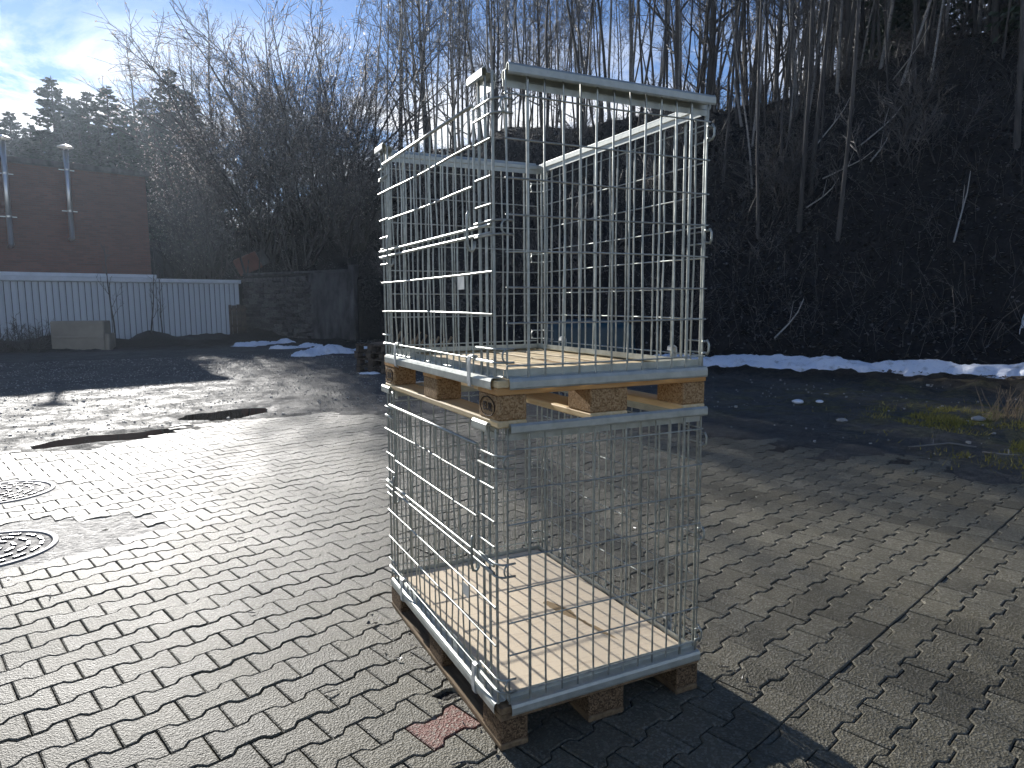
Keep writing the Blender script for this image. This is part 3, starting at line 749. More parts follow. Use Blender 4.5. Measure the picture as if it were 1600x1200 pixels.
pallet((0, 0, 0), 'worn pallet on the paving under the lower wire cage', (M['wood_old'], M['wood_old'], M['chip_old'], M['wood_old']), GP)
pallet((0, 0, H2), 'clean pallet with speckled blocks under the upper wire cage', (M['wood_new'], M['wood_edge'], M['chip'], M['wood_new']), GP, stamps=True)

# unit wires: thin eight-sided rods with a slight bow, scaled to length
def wire_mesh(bow, ph):
    g = Geo(); n = 9 if bow else 2; pts = []
    for i in range(n):
        t = i / (n - 1); pts.append((bow * math.sin(math.pi * t) * math.cos(ph) + .35 * bow * math.sin(3 * math.pi * t), bow * math.sin(math.pi * t) * math.sin(ph), t))
    base = 8; vs = []; fs = []
    for i, p in enumerate(pts):
        for k in range(base):
            q = 2 * math.pi * k / base; vs.append((p[0] + math.cos(q), p[1] + math.sin(q), p[2]))
    for i in range(n - 1):
        for k in range(base): fs.append((i * base + k, i * base + (k + 1) % base, (i + 1) * base + (k + 1) % base, (i + 1) * base + k))
    fs.append(tuple(reversed(range(base)))); fs.append(tuple((n - 1) * base + k for k in range(base)))
    me = mesh('wire', vs, fs, M['zinc'], True)
    return me
WIRES = [wire_mesh(b, p) for b, p in ((.9, 0), (1.3, 1.6), (-.8, .7), (1.6, 3.3), (-1.2, 2.4))]
STRAIGHT = wire_mesh(0, 0)
def wire(name, a, b, r, parent, bow=True):
    a, b = Vector(a), Vector(b); d = b - a
    o = bpy.data.objects.new(name, rng.choice(WIRES) if bow else STRAIGHT); COL.objects.link(o)
    o.location = a; o.rotation_mode = 'QUATERNION'; o.rotation_quaternion = d.to_track_quat('Z', 'Y'); o.scale = (r, r, d.length); o.parent = parent
    return o
def rail(prof, thick, length, mat):
    """sheet profile (outward n, height z) extruded along local x"""
    g = Geo(); P = [Vector(p) for p in prof]; Q = []
    for i, p in enumerate(P):
        t = (P[min(i + 1, len(P) - 1)] - P[max(i - 1, 0)]).normalized(); Q.append(p + Vector((-t.y, t.x)) * thick)
    loop = P + Q[::-1]; n = len(loop)
    vs = [(x, q.x, q.y) for x in (0, length) for q in loop]
    fs = [(i, (i + 1) % n, n + (i + 1) % n, n + i) for i in range(n)]
    m_ = len(P)
    for o in (0, n):
        for i in range(m_ - 1): fs.append((o + i, o + i + 1, o + n - 2 - i, o + n - 1 - i))
    return mesh('rail', vs, fs, mat)
TOPP = [(-.013, 1.017), (-.0155, 1.022), (-.0155, 1.040), (-.011, 1.0455), (-.004, 1.0435), (.0, 1.0315), (.022, 1.031), (.0255, 1.027), (.0255, 1.012), (.022, 1.009), (.022, .990)]
BOTP = [(-.0075, .117), (-.0095, .122), (-.0095, .140), (-.006, .148), (.0, .150), (.028, .150), (.032, .154), (.032, .174)]
HZ = [.1875, .314, .419, .522, .629, .733, .842, .966]
def panel(cage, origin, rotz, width, xs, thick_xs, span, label, clips=()):
    """full wire wall: local x along the wall, y inward"""
    p = link('wire_wall', rail(BOTP, .0022, span[1] - span[0], M['zinc_rail']), cage, origin, (0, 0, rotz), label=label)
    p.data.transform(Matrix.Translation((span[0], 0, 0)))
    link('top_rail', rail(TOPP, .0022, span[1] - span[0], M['zinc_rail']), p, (span[0], 0, 0))
    for x in xs:
        th = any(abs(x - t) < .004 for t in thick_xs)
        wire('upright_wire', (x, .004, .150), (x + rng.gauss(0, .001), .004, 1.030), .0050 if th else .0034, p, not th)
    for z in HZ:
        wire('cross_wire', (xs[0] - .004, -.0012, z), (xs[-1] + .006, -.0012, z + rng.gauss(0, .001)), .0027, p)
    for x in clips: clip(p, x)
    return p
def clip(p, x):
    g = Geo(); w = .011
    path = [(.012, .196), (.010, .210), (-.002, .214), (-.011, .207), (-.013, .190), (-.0135, .125), (-.012, .112), (-.004, .110)]
    for a, b in zip(path, path[1:]):
        A, B = Vector((0, *a)), Vector((0, *b)); t = (B - A).normalized(); nn = Vector((0, -t.z, t.y)) * .0025
        i = len(g.v)
        for q in (A, B):
            for s in (-w, w):
                g.v += [q + Vector((x + s, 0, 0)) + nn, q + Vector((x + s, 0, 0)) - nn]
        for f in ((0, 2, 6, 4), (1, 5, 7, 3), (0, 4, 5, 1), (2, 3, 7, 6)): g.f.append(tuple(i + k for k in f)); g.mi.append(0)
    link('clip', g.data('clip', M['zinc_clip']), p)
def bent(name, pts, r, parent, sides=7):
    g = Geo(); P = [Vector(pts[0])]
    for i in range(1, len(pts) - 1):      # round the corners
        a, b, c = Vector(pts[i - 1]), Vector(pts[i]), Vector(pts[i + 1])
        k = min(.012, (a - b).length * .4, (c - b).length * .4)
        q0, q1 = b + (a - b).normalized() * k, b + (c - b).normalized() * k
        for t in (0, .35, .65, 1): P.append(q0.lerp(b, t).lerp(b.lerp(q1, t), t))
    P.append(Vector(pts[-1])); g.tube(P, r, sides, True)
    return link(name, g.data(name, M['zinc'], True), parent)
def cage(z0, label, tag):
    c = thing('wire_cage', label, 'wire cage', (0, 0, z0), 0, 'wire cages on pallets')
    xs = [.034, .107] + [.165 + .0607 * i for i in range(9)] + [.712, .784]
    panel(c, (0, 0, 0), 0, .8, xs, (.107, .712), (.036, .796), 'short wire wall facing the viewer')
    panel(c, (.8, 1.2, 0), math.pi, .8, [.8 - x for x in xs][::-1], (.8 - .107, .8 - .712), (.02, .77), 'short wire wall at the far end')
    ys = [.03, .08, .13] + [.187 + .0585 * i for i in range(15)] + [1.075, 1.125, 1.175]
    panel(c, (.8, 0, 0), math.pi / 2, 1.2, ys, (.03, .13, 1.075, 1.175), (.03, 1.17), 'long wire wall away from the gate', (.185, .98))
    # gated long side: local x runs along +y, inward is +x, so the wall is mirrored
    p = link('wire_wall', rail([(-a, b) for a, b in BOTP][::-1], .0022, 1.128, M['zinc_rail']), c, (0, 0, 0), (0, 0, math.pi / 2), label='long wire wall with the drop gate')
    p.data.transform(Matrix.Translation((.026, 0, 0)))
    IN = -.004
    for y0, y1 in ((.05, .16), (1.085, 1.205)):
        o = link('top_cap', rail([(-a, b) for a, b in TOPP][::-1], .0022, y1 - y0, M['zinc_rail']), p, (y0, 0, 0))
    for y in (.024, .076, .122): wire('upright_wire', (y, IN, .150), (y, IN, 1.030), .0048, p, False)
    for y in (1.082, 1.13, 1.178): wire('upright_wire', (y, IN, .150), (y, IN, 1.030), .0044, p, False)
    gy = [.187 + .0585 * i for i in range(15)]
    for i, y in enumerate(gy): wire('upright_wire', (y, IN, .150), (y + rng.gauss(0, .001), IN, .602), .0031, p)
    wire('cross_wire', (.02, .0015, .200), (1.19, .0015, .202), .0030, p, False)
    for z, a, b in ((.34, .028, 1.195), (.466, .026, 1.20)): wire('cross_wire', (a, .0015, z), (b, .0015, z), .0033, p)
    for z in (.577, .601): wire('cross_wire', (.03, .004, z), (1.205, .004, z), .0050, p, False)
    # strip wires beside the gate
    for z in (.66, .74, .845): wire('cross_wire', (.028, .0015, z), (.150, .0015, z), .0036, p, False)
    for z in (.545, .66, .735, .905): wire('cross_wire', (1.08, .0015, z), (1.20, .0015, z), .0036, p, False)
    # drop gate (upper half), swings on the middle rods
    g = Geo(); g.tube([(.150, .006, .963), (1.115, .006, .963)], .0055, 10, True)
    gt = link('drop_gate', g.data('gate', M['zinc'], True), p, label='hinged upper half of the gated wall')
    # gate bars are further pieces of the same wall
    for i, y in enumerate([.152] + gy + [1.045]):
        ed = i in (0, 16)
        wire('gate_bar', (y, .0015, .604), (y + rng.gauss(0, .001), .0015, .962), .0042 if ed else .0031, p, not ed)
    for z, a, b in ((.726, .155, 1.04), (.848, .158, 1.19)): wire('gate_bar', (a, .0075, z), (b, .0075, z), .0038, p)
    # hinge loops round the corners
    for z in (.950, .911, .612, .572, .238, .198):
        bent('corner_loop', [(-.0055, .140, z), (-.0055, .014, z), (.010, -.0065, z), (.052, -.0075, z)], .0034, c)
        bent('corner_loop', [(-.0055, 1.06, z), (-.0055, 1.19, z), (.010, 1.2065, z), (.045, 1.2075, z)], .0032, c)
        bent('corner_loop', [(.8055, .12, z), (.8055, .016, z), (.793, -.0065, z), (.772, -.0075, z)], .0030, c)
        bent('corner_loop', [(.8055, 1.08, z), (.8055, 1.184, z), (.79, 1.2065, z), (.755, 1.2075, z)], .0030, c)
    for z in (.931, .592, .218):
        for (x, y) in ((.028, -.0105), (.772, 1.2105)):
            pts = [(x + (.0 if k in (0, 8) else -.016 * math.sin(math.pi * k / 8)), y, z + .020 * math.cos(math.pi * k / 8)) for k in range(9)]
            g = Geo(); g.tube(pts, .0028, 6, True); link('ring_clip', g.data('ring', M['zinc'], True), c)
        for yy in (-.0135,):
            g = Geo(); g.tube([(.786, yy, z - .026), (.790, yy - .006, z - .012), (.790, yy - .006, z + .012), (.786, yy, z + .026)], .0042, 6, True); link('ring_clip', g.data('ring', M['zinc'], True), c)
    for y in (.172, 1.045):
        pts = [(-.012, y, .655), (-.017, y, .645), (-.018, y, .60), (-.018, y, .556), (-.013, y, .538), (-.002, y, .534), (.006, y, .545), (.007, y, .565)]
        g = Geo(); g.tube(pts, .0050, 8, True); link('gate_hook', g.data('hook', M['zinc'], True), c)
    for y in (.182, .985):
        w_ = .011; path = [(.012, .190), (.010, .207), (-.002, .211), (-.012, .205), (-.0145, .190), (-.0150, .128), (-.013, .112), (-.003, .108)]
        g = Geo()
        for a, b in zip(path, path[1:]):
            A, B = Vector((a[0], y, a[1])), Vector((b[0], y, b[1])); t = (B - A).normalized(); nn = Vector((-t.z, 0, t.x)) * .002
            i = len(g.v)
            for q in (A, B):
                for s in (-w_, w_): g.v += [q + Vector((0, s, 0)) + nn, q + Vector((0, s, 0)) - nn]
            for f in ((0, 2, 6, 4), (1, 5, 7, 3), (0, 4, 5, 1), (2, 3, 7, 6)): g.f.append(tuple(i + k for k in f)); g.mi.append(0)
        link('clip', g.data('clip', M['zinc_clip']), c)
    if tag: box('name_plate', (-.008, .228, .418), (-.0065, .280, .460), M['zinc_clip'], c, .0)
    return c
cage(0, 'galvanised wire cage on the lower pallet holding the cream board', True)
cage(H2, 'galvanised wire cage standing on the upper pallet', True)
# board lying in the lower cage
n = 22; vs = []; fs = []
for j in range(n):
    for i in range(16):
        x, y = .042 + .716 * i / 15, .042 + 1.116 * j / (n - 1)
        vs.append((x, y, .158 + .0015 * fbm(x * 3, y * 3, 1, 2)))
for j in range(n - 1):
    for i in range(15): fs.append((j * 16 + i, j * 16 + i + 1, (j + 1) * 16 + i + 1, (j + 1) * 16 + i))
bme = mesh('fibre_board', vs, fs, M['board'], False)
bm = bmesh.new(); bm.from_mesh(bme); bmesh.ops.solidify(bm, geom=bm.faces[:], thickness=.010); bm.to_mesh(bme); bm.free()
thing('fibre_board', 'cream fibre board with a brown streak lying in the lower cage', 'board', data=bme)

# ------------------------------------------------------------------ yard clutter
GD = 'dark weathered pallets stacked in the shade'
px0 = ray(588, 14.6); 
for k in range(4):
    lab = ['bottom dark pallet of the stack by the snow', 'second dark pallet from the bottom of the stack by the snow', 'third dark pallet from the bottom of the stack by the snow', 'topmost dark pallet of the stack by the snow'][k]
    pallet((2.55 + rng.uniform(-.03, .03), 12.35 + rng.uniform(-.03, .03), .02 + .1455 * k), lab, (M['wood_dark'],) * 4, GD, R(-62 + rng.uniform(-3, 3)))
sp_ = ray(660, 14.2)
tb = thing('stake_pile', 'heap of pale stakes leaning in the shade behind the cages', 'stake pile', (sp_.x, sp_.y, 0), R(-26))
for k in range(9):
    g = Geo(); x = -.55 + k * .13; g.tube([(x - .28, rng.uniform(-.1, .1), .02), (x + .12, .15, .78 + rng.uniform(-.1, .08))], .028, 6, True)
    link('stake', g.data('stake', M['dry']), tb)
g = Geo(); g.tube([(-.8, .30, .42), (1.1, .30, .40)], .05, 6, True); link('cross_pole', g.data('pole', M['wood_dark']), tb)
for x in (-.7, .9):
    g = Geo(); g.tube([(x, .38, -.05), (x, .36, .9)], .04, 6, True); link('post', g.data('post', M['wood_dark']), tb)
tp = ray(920, 13.2); vs = []; fs = []; nu, nv = 60, 12
for j in range(nv):
    t = j / (nv - 1)
    for i in range(nu):
        q = 2 * math.pi * i / nu; c, s = math.cos(q), math.sin(q)
        sx_, sy_ = math.copysign(abs(c) ** .35, c) * .82, math.copysign(abs(s) ** .35, s) * .5
        fold = 1 + .05 * math.sin(q * 13 + 2 * math.sin(q * 3)) * (1 - t)
        taper = 1.05 - .12 * t if t < .8 else .95 * (1 - ((t - .8) / .2) ** 2 * .98)
        vs.append((sx_ * fold * taper, sy_ * fold * taper, min(t / .8, 1) * 1.0 + .10 * sstep(.8, 1, t) + .04 * fbm(c * 2, s * 2, t * 2)))
for j in range(nv - 1):
    for i in range(nu): fs.append((j * nu + i, j * nu + (i + 1) % nu, (j + 1) * nu + (i + 1) % nu, (j + 1) * nu + i))
tz_ = thing('covered_stack', 'stack wrapped in dark teal tarpaulin behind the upper cage', 'tarpaulin', (tp.x, tp.y, 0), R(-24), data=mesh('covered_stack', vs, fs, M['tarp'], True))

# ------------------------------------------------------------------ trees
def path(rg, p0, d, length, n, wander, up=0.):
    p = Vector(p0); d = Vector(d).normalized(); pts = [p.copy()]
    for i in range(n):
        d = (d + Vector((rg.gauss(0, wander), rg.gauss(0, wander), rg.gauss(0, wander) + up))).normalized()
        p = p + d * (length / n); pts.append(p.copy())
    return pts
def along(pts, t):
    q = t * (len(pts) - 1); i = min(int(q), len(pts) - 2); f = q - i
    return pts[i].lerp(pts[i + 1], f), (pts[i + 1] - pts[i]).normalized()
def side_dir(rg, t, ang):
    a = t.orthogonal().normalized(); q = rg.uniform(0, 2 * math.pi); b = t.cross(a)
    o = a * math.cos(q) + b * math.sin(q)
    return (t * math.cos(ang) + o * math.sin(ang)).normalized()
def tree_data(seed, h, r0, start, nb, blen, nsub, ntwig, up=.06, ang=(.6, 1.0), lean=.04, barkmat='bark', leaves=0, twr=.009, trwander=.035):
    """a slender bare tree: (trunk mesh, crown mesh)"""
    rg = random.Random(seed)
    tr = path(rg, (0, 0, -.5), (rg.gauss(0, lean), rg.gauss(0, lean), 1), h + .5, 12, trwander, .03)
    g = Geo(); g.tube(tr, [r0 * (1.35 if i == 0 else 1) * (1 - .93 * (i / 12) ** .9) + .006 for i in range(13)], 9)
    tm = g.data('trunk', M[barkmat], True)
    g = Geo()
    for b in range(nb):
        t = start + (1 - start) * ((b + rg.random()) / nb) ** .9 * .97
        p, td = along(tr, t); rl = (1 - t)
        ln = h * blen * (.35 + 1.1 * rl) * rg.uniform(.6, 1.15)
        br = path(rg, p, side_dir(rg, td, rg.uniform(*ang)), ln, 6, .10, up)
        rb_ = max(.012, r0 * .42 * (rl + .12))
        g.tube(br, [rb_ * (1 - .85 * i / 6) for i in range(7)], 5)
        for s in range(nsub):
            ts = .18 + .8 * (s + rg.random()) / nsub
            p2, d2 = along(br, ts); l2 = ln * .42 * (1.15 - ts * .6) * rg.uniform(.6, 1.2)
            sb = path(rg, p2, side_dir(rg, d2, rg.uniform(.5, 1.0)), l2, 3, .14, up * .8)
            g.tube(sb, [max(.008, rb_ * .3) * (1 - .6 * i / 3) for i in range(4)], 3)
            for q in range(ntwig):
                p3, d3 = along(sb, .15 + .85 * (q + rg.random()) / ntwig)
                tw = path(rg, p3, side_dir(rg, d3, rg.uniform(.4, 1.0)), l2 * rg.uniform(.25, .55), 2, .18, up)
                g.tube(tw, [twr, twr * .8, twr * .5], 3)
                for e in range(leaves):  # optional pale leaf quads imitating twig glints
                    if rg.random() > .5: continue
                    c = tw[1].lerp(tw[2], rg.random()) ; a = Vector((rg.gauss(0, 1), rg.gauss(0, 1), rg.gauss(0, 1))).normalized() * rg.uniform(.018, .034)
                    b_ = a.orthogonal().normalized() * rg.uniform(.012, .022)
                    g.quad(c - a, c - b_, c + a, c + b_, 1)
    return tm, g.data('crown', [M['twig'], M['glint']])
def shrub_data(seed, h, stems, spread, ntw, leanv=(0, 0), leaves=1, twr=.008, thick=1.):
    """a many-stemmed bare thicket shrub: (stems mesh, crown mesh)"""
    rg = random.Random(seed); gs = Geo(); g = Geo()
    for k in range(stems):
        q = rg.uniform(0, 6.28); d = Vector((math.cos(q) * spread * rg.uniform(.2, 1) + leanv[0], math.sin(q) * spread * rg.uniform(.2, 1) + leanv[1], 1))
        ln = h * rg.uniform(.55, 1.05)
        st = path(rg, (rg.gauss(0, .35), rg.gauss(0, .35), -.4), d, ln, 9, .07, -.025)
        r = rg.uniform(.022, .055) * thick
        gs.tube(st, [r * (1 - .85 * i / 9) + .004 for i in range(10)], 6)
        for s in range(15):
            ts = .2 + .79 * (s + rg.random()) / 15
            p2, d2 = along(st, ts); l2 = ln * .30 * (1.2 - ts * .8) * rg.uniform(.6, 1.3)
            sb = path(rg, p2, side_dir(rg, d2, rg.uniform(.4, .9)), l2, 3, .12, .02)
            g.tube(sb, [.011, .009, .007, .005], 3)
            for w_ in range(ntw):
                p3, d3 = along(sb, .1 + .9 * (w_ + rg.random()) / ntw)
                tw = path(rg, p3, side_dir(rg, d3, rg.uniform(.3, .9)), l2 * rg.uniform(.25, .6), 2, .15, .02)
                g.tube(tw, [twr, twr * .8, twr * .5], 3)
                for e in range(leaves):  # pale leaf quads that stand in for glints along the twigs
                    if rg.random() > .55: continue
                    c = tw[1].lerp(tw[2], rg.random()); a = Vector((rg.gauss(0, 1), rg.gauss(0, 1), rg.gauss(0, 1))).normalized() * rg.uniform(.03, .062)
                    b_ = a.orthogonal().normalized() * rg.uniform(.014, .028)
                    g.quad(c - a, c - b_, c + a, c + b_, 1)
    return gs.data('stems', M['bark'], True), g.data('crown', [M['twig'], M['glint']])
def conifer_data(seed, h, rad):
    rg = random.Random(seed); g = Geo()
    g.tube([(0, 0, -.5), (0, 0, h * .5), (0, 0, h)], [h * .013, h * .008, .01], 8); tm = g.data('trunk', M['bark'], True)
    g = Geo(); z = h * .06
    while z < h * .985:
        f = 1 - z / h; rr = rad * f ** .85 * rg.uniform(.85, 1.12) + .10
        nbr = 7 + int(4 * f)
        for b in range(nbr):
            q = rg.uniform(0, 6.28); ln = rr * rg.uniform(.6, 1.12)
            br = path(rg, (0, 0, z + rg.uniform(-.15, .15)), (math.cos(q), math.sin(q), .12 - .30 * f), ln, 4, .06, .03)
            g.tube(br, [.03 * f + .006, .02 * f + .005, .015 * f + .004, .01, .004], 3, mi=1)
            m_ = 7 + int(ln * 8)
            for k in range(m_):
                p, d = along(br, .12 + .88 * (k + rg.random()) / m_)
                sd = Vector((-math.sin(q), math.cos(q), 0)) * rg.choice((-1, 1))
                L_ = rg.uniform(.28, .62) * (.22 + .85 * min(1, ln / 2))
                tip = p + (d * .6 + sd * rg.uniform(.2, 1.1) + Vector((0, 0, rg.uniform(-.75, .05)))).normalized() * L_
                wv = (tip - p).cross(Vector((rg.gauss(0, 1), rg.gauss(0, 1), rg.gauss(0, 1)))).normalized() * rg.uniform(.06, .13)
                mid = p.lerp(tip, .45)
                g.quad(p, mid + wv, tip, mid - wv)
        z += h * .0145 + .03 * f
    return tm, g.data('crown', [M['needle'], M['bark']])
SLENDER = [tree_data(10 + k, 15, .052 + .013 * (k % 3), .30 + .05 * (k % 3), 22, .14, 6, 5, .10, (.5, .95), .05, 'bark_pale' if k in (1, 4) else 'bark') for k in range(6)]
WIDE = [tree_data(40 + k, 14, .17, .16, 30, .26, 7, 5, .08, (.55, 1.1), .04) for k in range(3)]
POLE = [tree_data(60 + k, 17, .045 + .010 * k, .62, 11, .10, 4, 3, .08, (.6, 1.1), .03, trwander=.02) for k in range(3)]
SHRUB = [shrub_data(80 + k, 7.8, 14, .6, 7, (-.25, -.1) if k % 2 else (-.1, -.15), leaves=2) for k in range(3)]
LOWS = [shrub_data(95 + k, 2.2, 13, .8, 4, leaves=0, twr=.005, thick=.3) for k in range(2)]
SPRUCE = [conifer_data(120 + k, 16, 3.6) for k in range(2)]
def plant(name, protos, k, x, y, z, sc, label, cat, group=None, rz=None, tilt=(0, 0), low='trunk'):
    t = thing(name, label, cat, (x, y, z), 0, group)
    t.rotation_euler = (tilt[0], tilt[1], rng.uniform(0, 6.28) if rz is None else rz); t.scale = (sc, sc, sc) if isinstance(sc, (int, float)) else sc
    a, b = protos[k % len(protos)]
    link(low, a, t); link('crown', b, t)
    return t
# spruces behind the brick building
for i, (u, v, dpt) in enumerate([(-20, 205, 47), (30, 215, 46), (62, 200, 47), (98, 195, 46), (122, 180, 47), (152, 190, 46), (184, 200, 47), (212, 190, 48), (240, 185, 49), (-40, 130, 52), (14, 172, 50), (46, 192, 56), (79, 118, 52), (110, 150, 58), (134, 140, 50), (166, 133, 52), (196, 165, 57), (226, 150, 60), (262, 105, 62), (292, 140, 60), (-90, 170, 56)]):
    top = ray(u, dpt, v); h = top.z - .5
    nm = ['tall spruce with a bare pointed tip left of the flue', 'dark spruce in the spruce row behind the brick building']
    plant('spruce_tree', SPRUCE, i, top.x, top.y, hz(top.x, top.y) if hz(top.x, top.y) < 3 else .5, (h / 16 * 1.55, h / 16 * 1.55, h / 16), nm[1] if i != 12 else 'tallest pointed spruce standing above the two flues', 'spruce', 'spruces behind the brick building' if i != 12 else None)
# broad bare trees rising over the spruces
for i, (u, v, dpt, lab) in enumerate([(192, 52, 66, 'fan shaped bare tree above the spruces in front of the cloud'), (-75, 60, 34, 'bare tree whose branches reach in at the picture edge beside the cloud'),
                                      (290, 62, 58, 'pale bare tree between the spruces and the thicket'), (330, 15, 46, 'tall bare tree at the near end of the wooded slope')]):
    top = ray(u, dpt, v); z = max(0, hz(top.x, top.y)); plant('bare_tree', WIDE, i, top.x, top.y, z, (top.z - z) / 14, lab, 'tree')
# thicket over the stone wall
GT = 'arching bare shrubs over the stone wall'
for i, (u, dpt, s) in enumerate([(285, 33.5, .85), (318, 32, .95), (352, 31.5, 1.05), (385, 33, 1.2), (405, 30.6, 1.0), (440, 31, 1.2), (470, 33.5, 1.35), (480, 29.4, 1.05), (515, 30.5, 1.25), (545, 33, 1.3), (560, 28.6, .9), (590, 30, .8), (425, 35, 1.35), (510, 36, 1.25)]):
    p = ray(u, dpt); plant('bare_shrub', SHRUB, i, p.x, p.y, hz(p.x, p.y), s, 'dense arching bare shrub with withered leaves paled to imitate glints over the stone wall', 'shrub', GT, low='stems')
# slender wood on the hill
GW = 'slender bare trees crowding the hillside'
placed = []
tries = 0
while len(placed) < 255 and tries < 6000:
    tries += 1
    q = rng.uniform(3.3, 9.2); pc = catmull(FOOT, q); pa, pb = catmull(FOOT, q - .25), catmull(FOOT, q + .25)
    tg = Vector((pb[0] - pa[0], pb[1] - pa[1])).normalized(); db = lerp(BREAK, q) / .9
    d = db + rng.uniform(-1.5, 16)
    if 3.9 < q < 5.6 and rng.random() < .45: continue
    x, y = pc[0] - tg.y * d, pc[1] + tg.x * d
    if any((x - a) ** 2 + (y - b) ** 2 < .8 for a, b in placed): continue
    rel = Vector((x, y, 0)) - CAM; dpt = rel.dot(CF); u = 800 + FPX * rel.dot(CR) / max(dpt, 1)
    if u < 430 or u > 1720 or dpt < 10: continue
    z = hz(x, y); placed.append((x, y)); k = len(placed)
    if k % 12 == 0: plant('bare_tree', WIDE, k, x, y, z, rng.uniform(.7, .95), 'wide crowned bare tree among the slender hillside trees', 'tree', 'wide bare trees on the hillside')
    elif k % 9 == 0 and u > 1380: plant('spruce_tree', SPRUCE, k, x, y, z, rng.uniform(.4, .7), 'dark spruce standing among the bare hillside trees', 'spruce', 'spruces among the bare hillside trees')
    else: plant('bare_tree', SLENDER, rng.randrange(6), x, y, z, rng.uniform(.65, 1.05), 'slender bare tree crowding the wooded hillside', 'tree', GW, tilt=(rng.gauss(0, .05), rng.gauss(0, .05)))
for k in range(70):
    q = rng.uniform(5.2, 9.1); pc = catmull(FOOT, q); pa, pb = catmull(FOOT, q - .25), catmull(FOOT, q + .25)
    tg = Vector((pb[0] - pa[0], pb[1] - pa[1])).normalized(); d = lerp(BREAK, q) / .9 + rng.uniform(5, 26)
    x, y = pc[0] - tg.y * d, pc[1] + tg.x * d
    rel = Vector((x, y, 0)) - CAM; dpt = rel.dot(CF); u = 800 + FPX * rel.dot(CR) / max(dpt, 1)
    if u > 1700 or u < 950: continue
    if k % 3: plant('bare_tree', WIDE, k, x, y, hz(x, y), rng.uniform(.7, 1.0), 'wide crowned bare tree among the slender hillside trees', 'tree', 'wide bare trees on the hillside')
    else: plant('bare_tree', SLENDER, k, x, y, hz(x, y), rng.uniform(.8, 1.1), 'slender bare tree crowding the wooded hillside', 'tree', GW)
GS = 'thin young trees on the upper slope'
for k in range(75):
    q = rng.uniform(5.5, 9.1); pc = catmull(FOOT, q); pa, pb = catmull(FOOT, q - .25), catmull(FOOT, q + .25)
    tg = Vector((pb[0] - pa[0], pb[1] - pa[1])).normalized(); d = lerp(BREAK, q) / .9 + rng.uniform(-4.5, 3)
    x, y = pc[0] - tg.y * d, pc[1] + tg.x * d
    rel = Vector((x, y, 0)) - CAM; dpt = rel.dot(CF); u = 800 + FPX * rel.dot(CR) / max(dpt, 1)
    if u > 1700 or u < 900: continue
    plant('young_tree', SLENDER, rng.choice((0, 1, 3, 4, 5)), x, y, hz(x, y), rng.uniform(.45, .75), 'thin young bare tree on the upper edge of the dark slope', 'tree', GS, tilt=(rng.gauss(0, .09), rng.gauss(0, .09)))
# bare poles low on the dark slope
for i, (u, dpt, s, lab) in enumerate([(1178, 19.5, .9, 'thin dark trunk standing just beyond the cages low on the slope'), (1238, 19, 1.0, 'dark trunk of the close pair low on the slope'), (1252, 20.2, 1.05, 'slightly thicker trunk of the close pair low on the slope'),
                                      (1297, 18.2, 1.1, 'straight trunk between the close pair and the fallen branches'), (1402, 22, .9, 'lone thin trunk above the middle of the snow bank'), (1560, 17.5, 1.0, 'thin leaning trunk near the picture edge above the snow bank'), (1120, 22, .9, 'thin trunk rising directly behind the upper cage corner'), (1030, 21, .95, 'trunk seen through the upper cage mesh')]):
    p = ray(u, dpt); plant('bare_tree', POLE, i, p.x, p.y, hz(p.x, p.y), s, lab, 'tree', tilt=(rng.gauss(0, .03), rng.gauss(0, .03)))
# low brush on the slope and beside the shed
for i in range(46):
    u = rng.uniform(560, 1680); p = ray(u, rng.uniform(17, 30)); z = hz(p.x, p.y)
    if z < .6: continue
    plant('low_bush', LOWS, i, p.x, p.y, z, rng.uniform(.6, 1.3), 'low leafless bush on the dark slope', 'bush', 'low leafless bushes on the slope', low='stems')
for i, (u, dpt, s) in enumerate([(-10, 21.5, .75), (22, 21, .62), (52, 22, .6), (75, 24.5, .5)]):
    p = ray(u, dpt); plant('low_bush', LOWS, i, p.x, p.y, 0, s, 'dark bramble bush at the picture edge before the white shed', 'bush', 'brambles before the white shed', low='stems')
SAP = [tree_data(140 + k, 3.4, .035, .3, 7, .28, 3, 2, .14, (.35, .7), .06, twr=.005) for k in range(3)]
for i, (u, dpt, s, lab) in enumerate([(186, 25.2, 1.0, 'forked bare sapling in front of the white shed'), (240, 26.0, .95, 'thin upright sapling to the side of the forked one'), (258, 26.3, .8, 'smaller thin sapling before the white shed')]):
    p = ray(u, dpt); plant('sapling', SAP, i, p.x, p.y, .05, s, lab, 'sapling')
def on_slope(u, v, lift):
    d = (ray(u, 10, v) - CAM).normalized(); h = bvh.ray_cast(CAM, d)
    return (h[0] if h[0] is not None else ray(u, 20, v)) + Vector((0, 0, lift))
# fallen pale branches on the slope
for i, (u0, v0, u1, v1, dpt) in enumerate([(1275, 232, 1330, 165, 22), (1285, 285, 1365, 255, 19.5), (1345, 232, 1415, 175, 22), (1395, 130, 1450, 60, 26), (1360, 258, 1390, 222, 20), (1210, 535, 1255, 490, 16.5), (1490, 385, 1515, 290, 17), (1260, 330, 1310, 298, 19), (1125, 215, 1150, 165, 23)]):
    a, b = on_slope(u0, v0, .10), on_slope(u1, v1, .35)
    if (a - b).length > 5: b = a + (b - a).normalized() * 4
    mid = a.lerp(b, .5); mid.z = max(mid.z - .12, hz(mid.x, mid.y) + .05); g = Geo(); g.tube([a, a.lerp(mid, .5) , mid, mid.lerp(b, .5) + Vector((.04, 0, -.03)), b], [.022, .02, .018, .013, .008], 6)
    q = a.lerp(b, .6); g.tube([mid, q + Vector((.15, .1, .35))], [.012, .004], 4)
    thing('fallen_branch', 'pale bare fallen branch caught on the dark slope', 'branch', group='fallen branches on the slope', data=g.data('branch', M['bare_wood'], True))
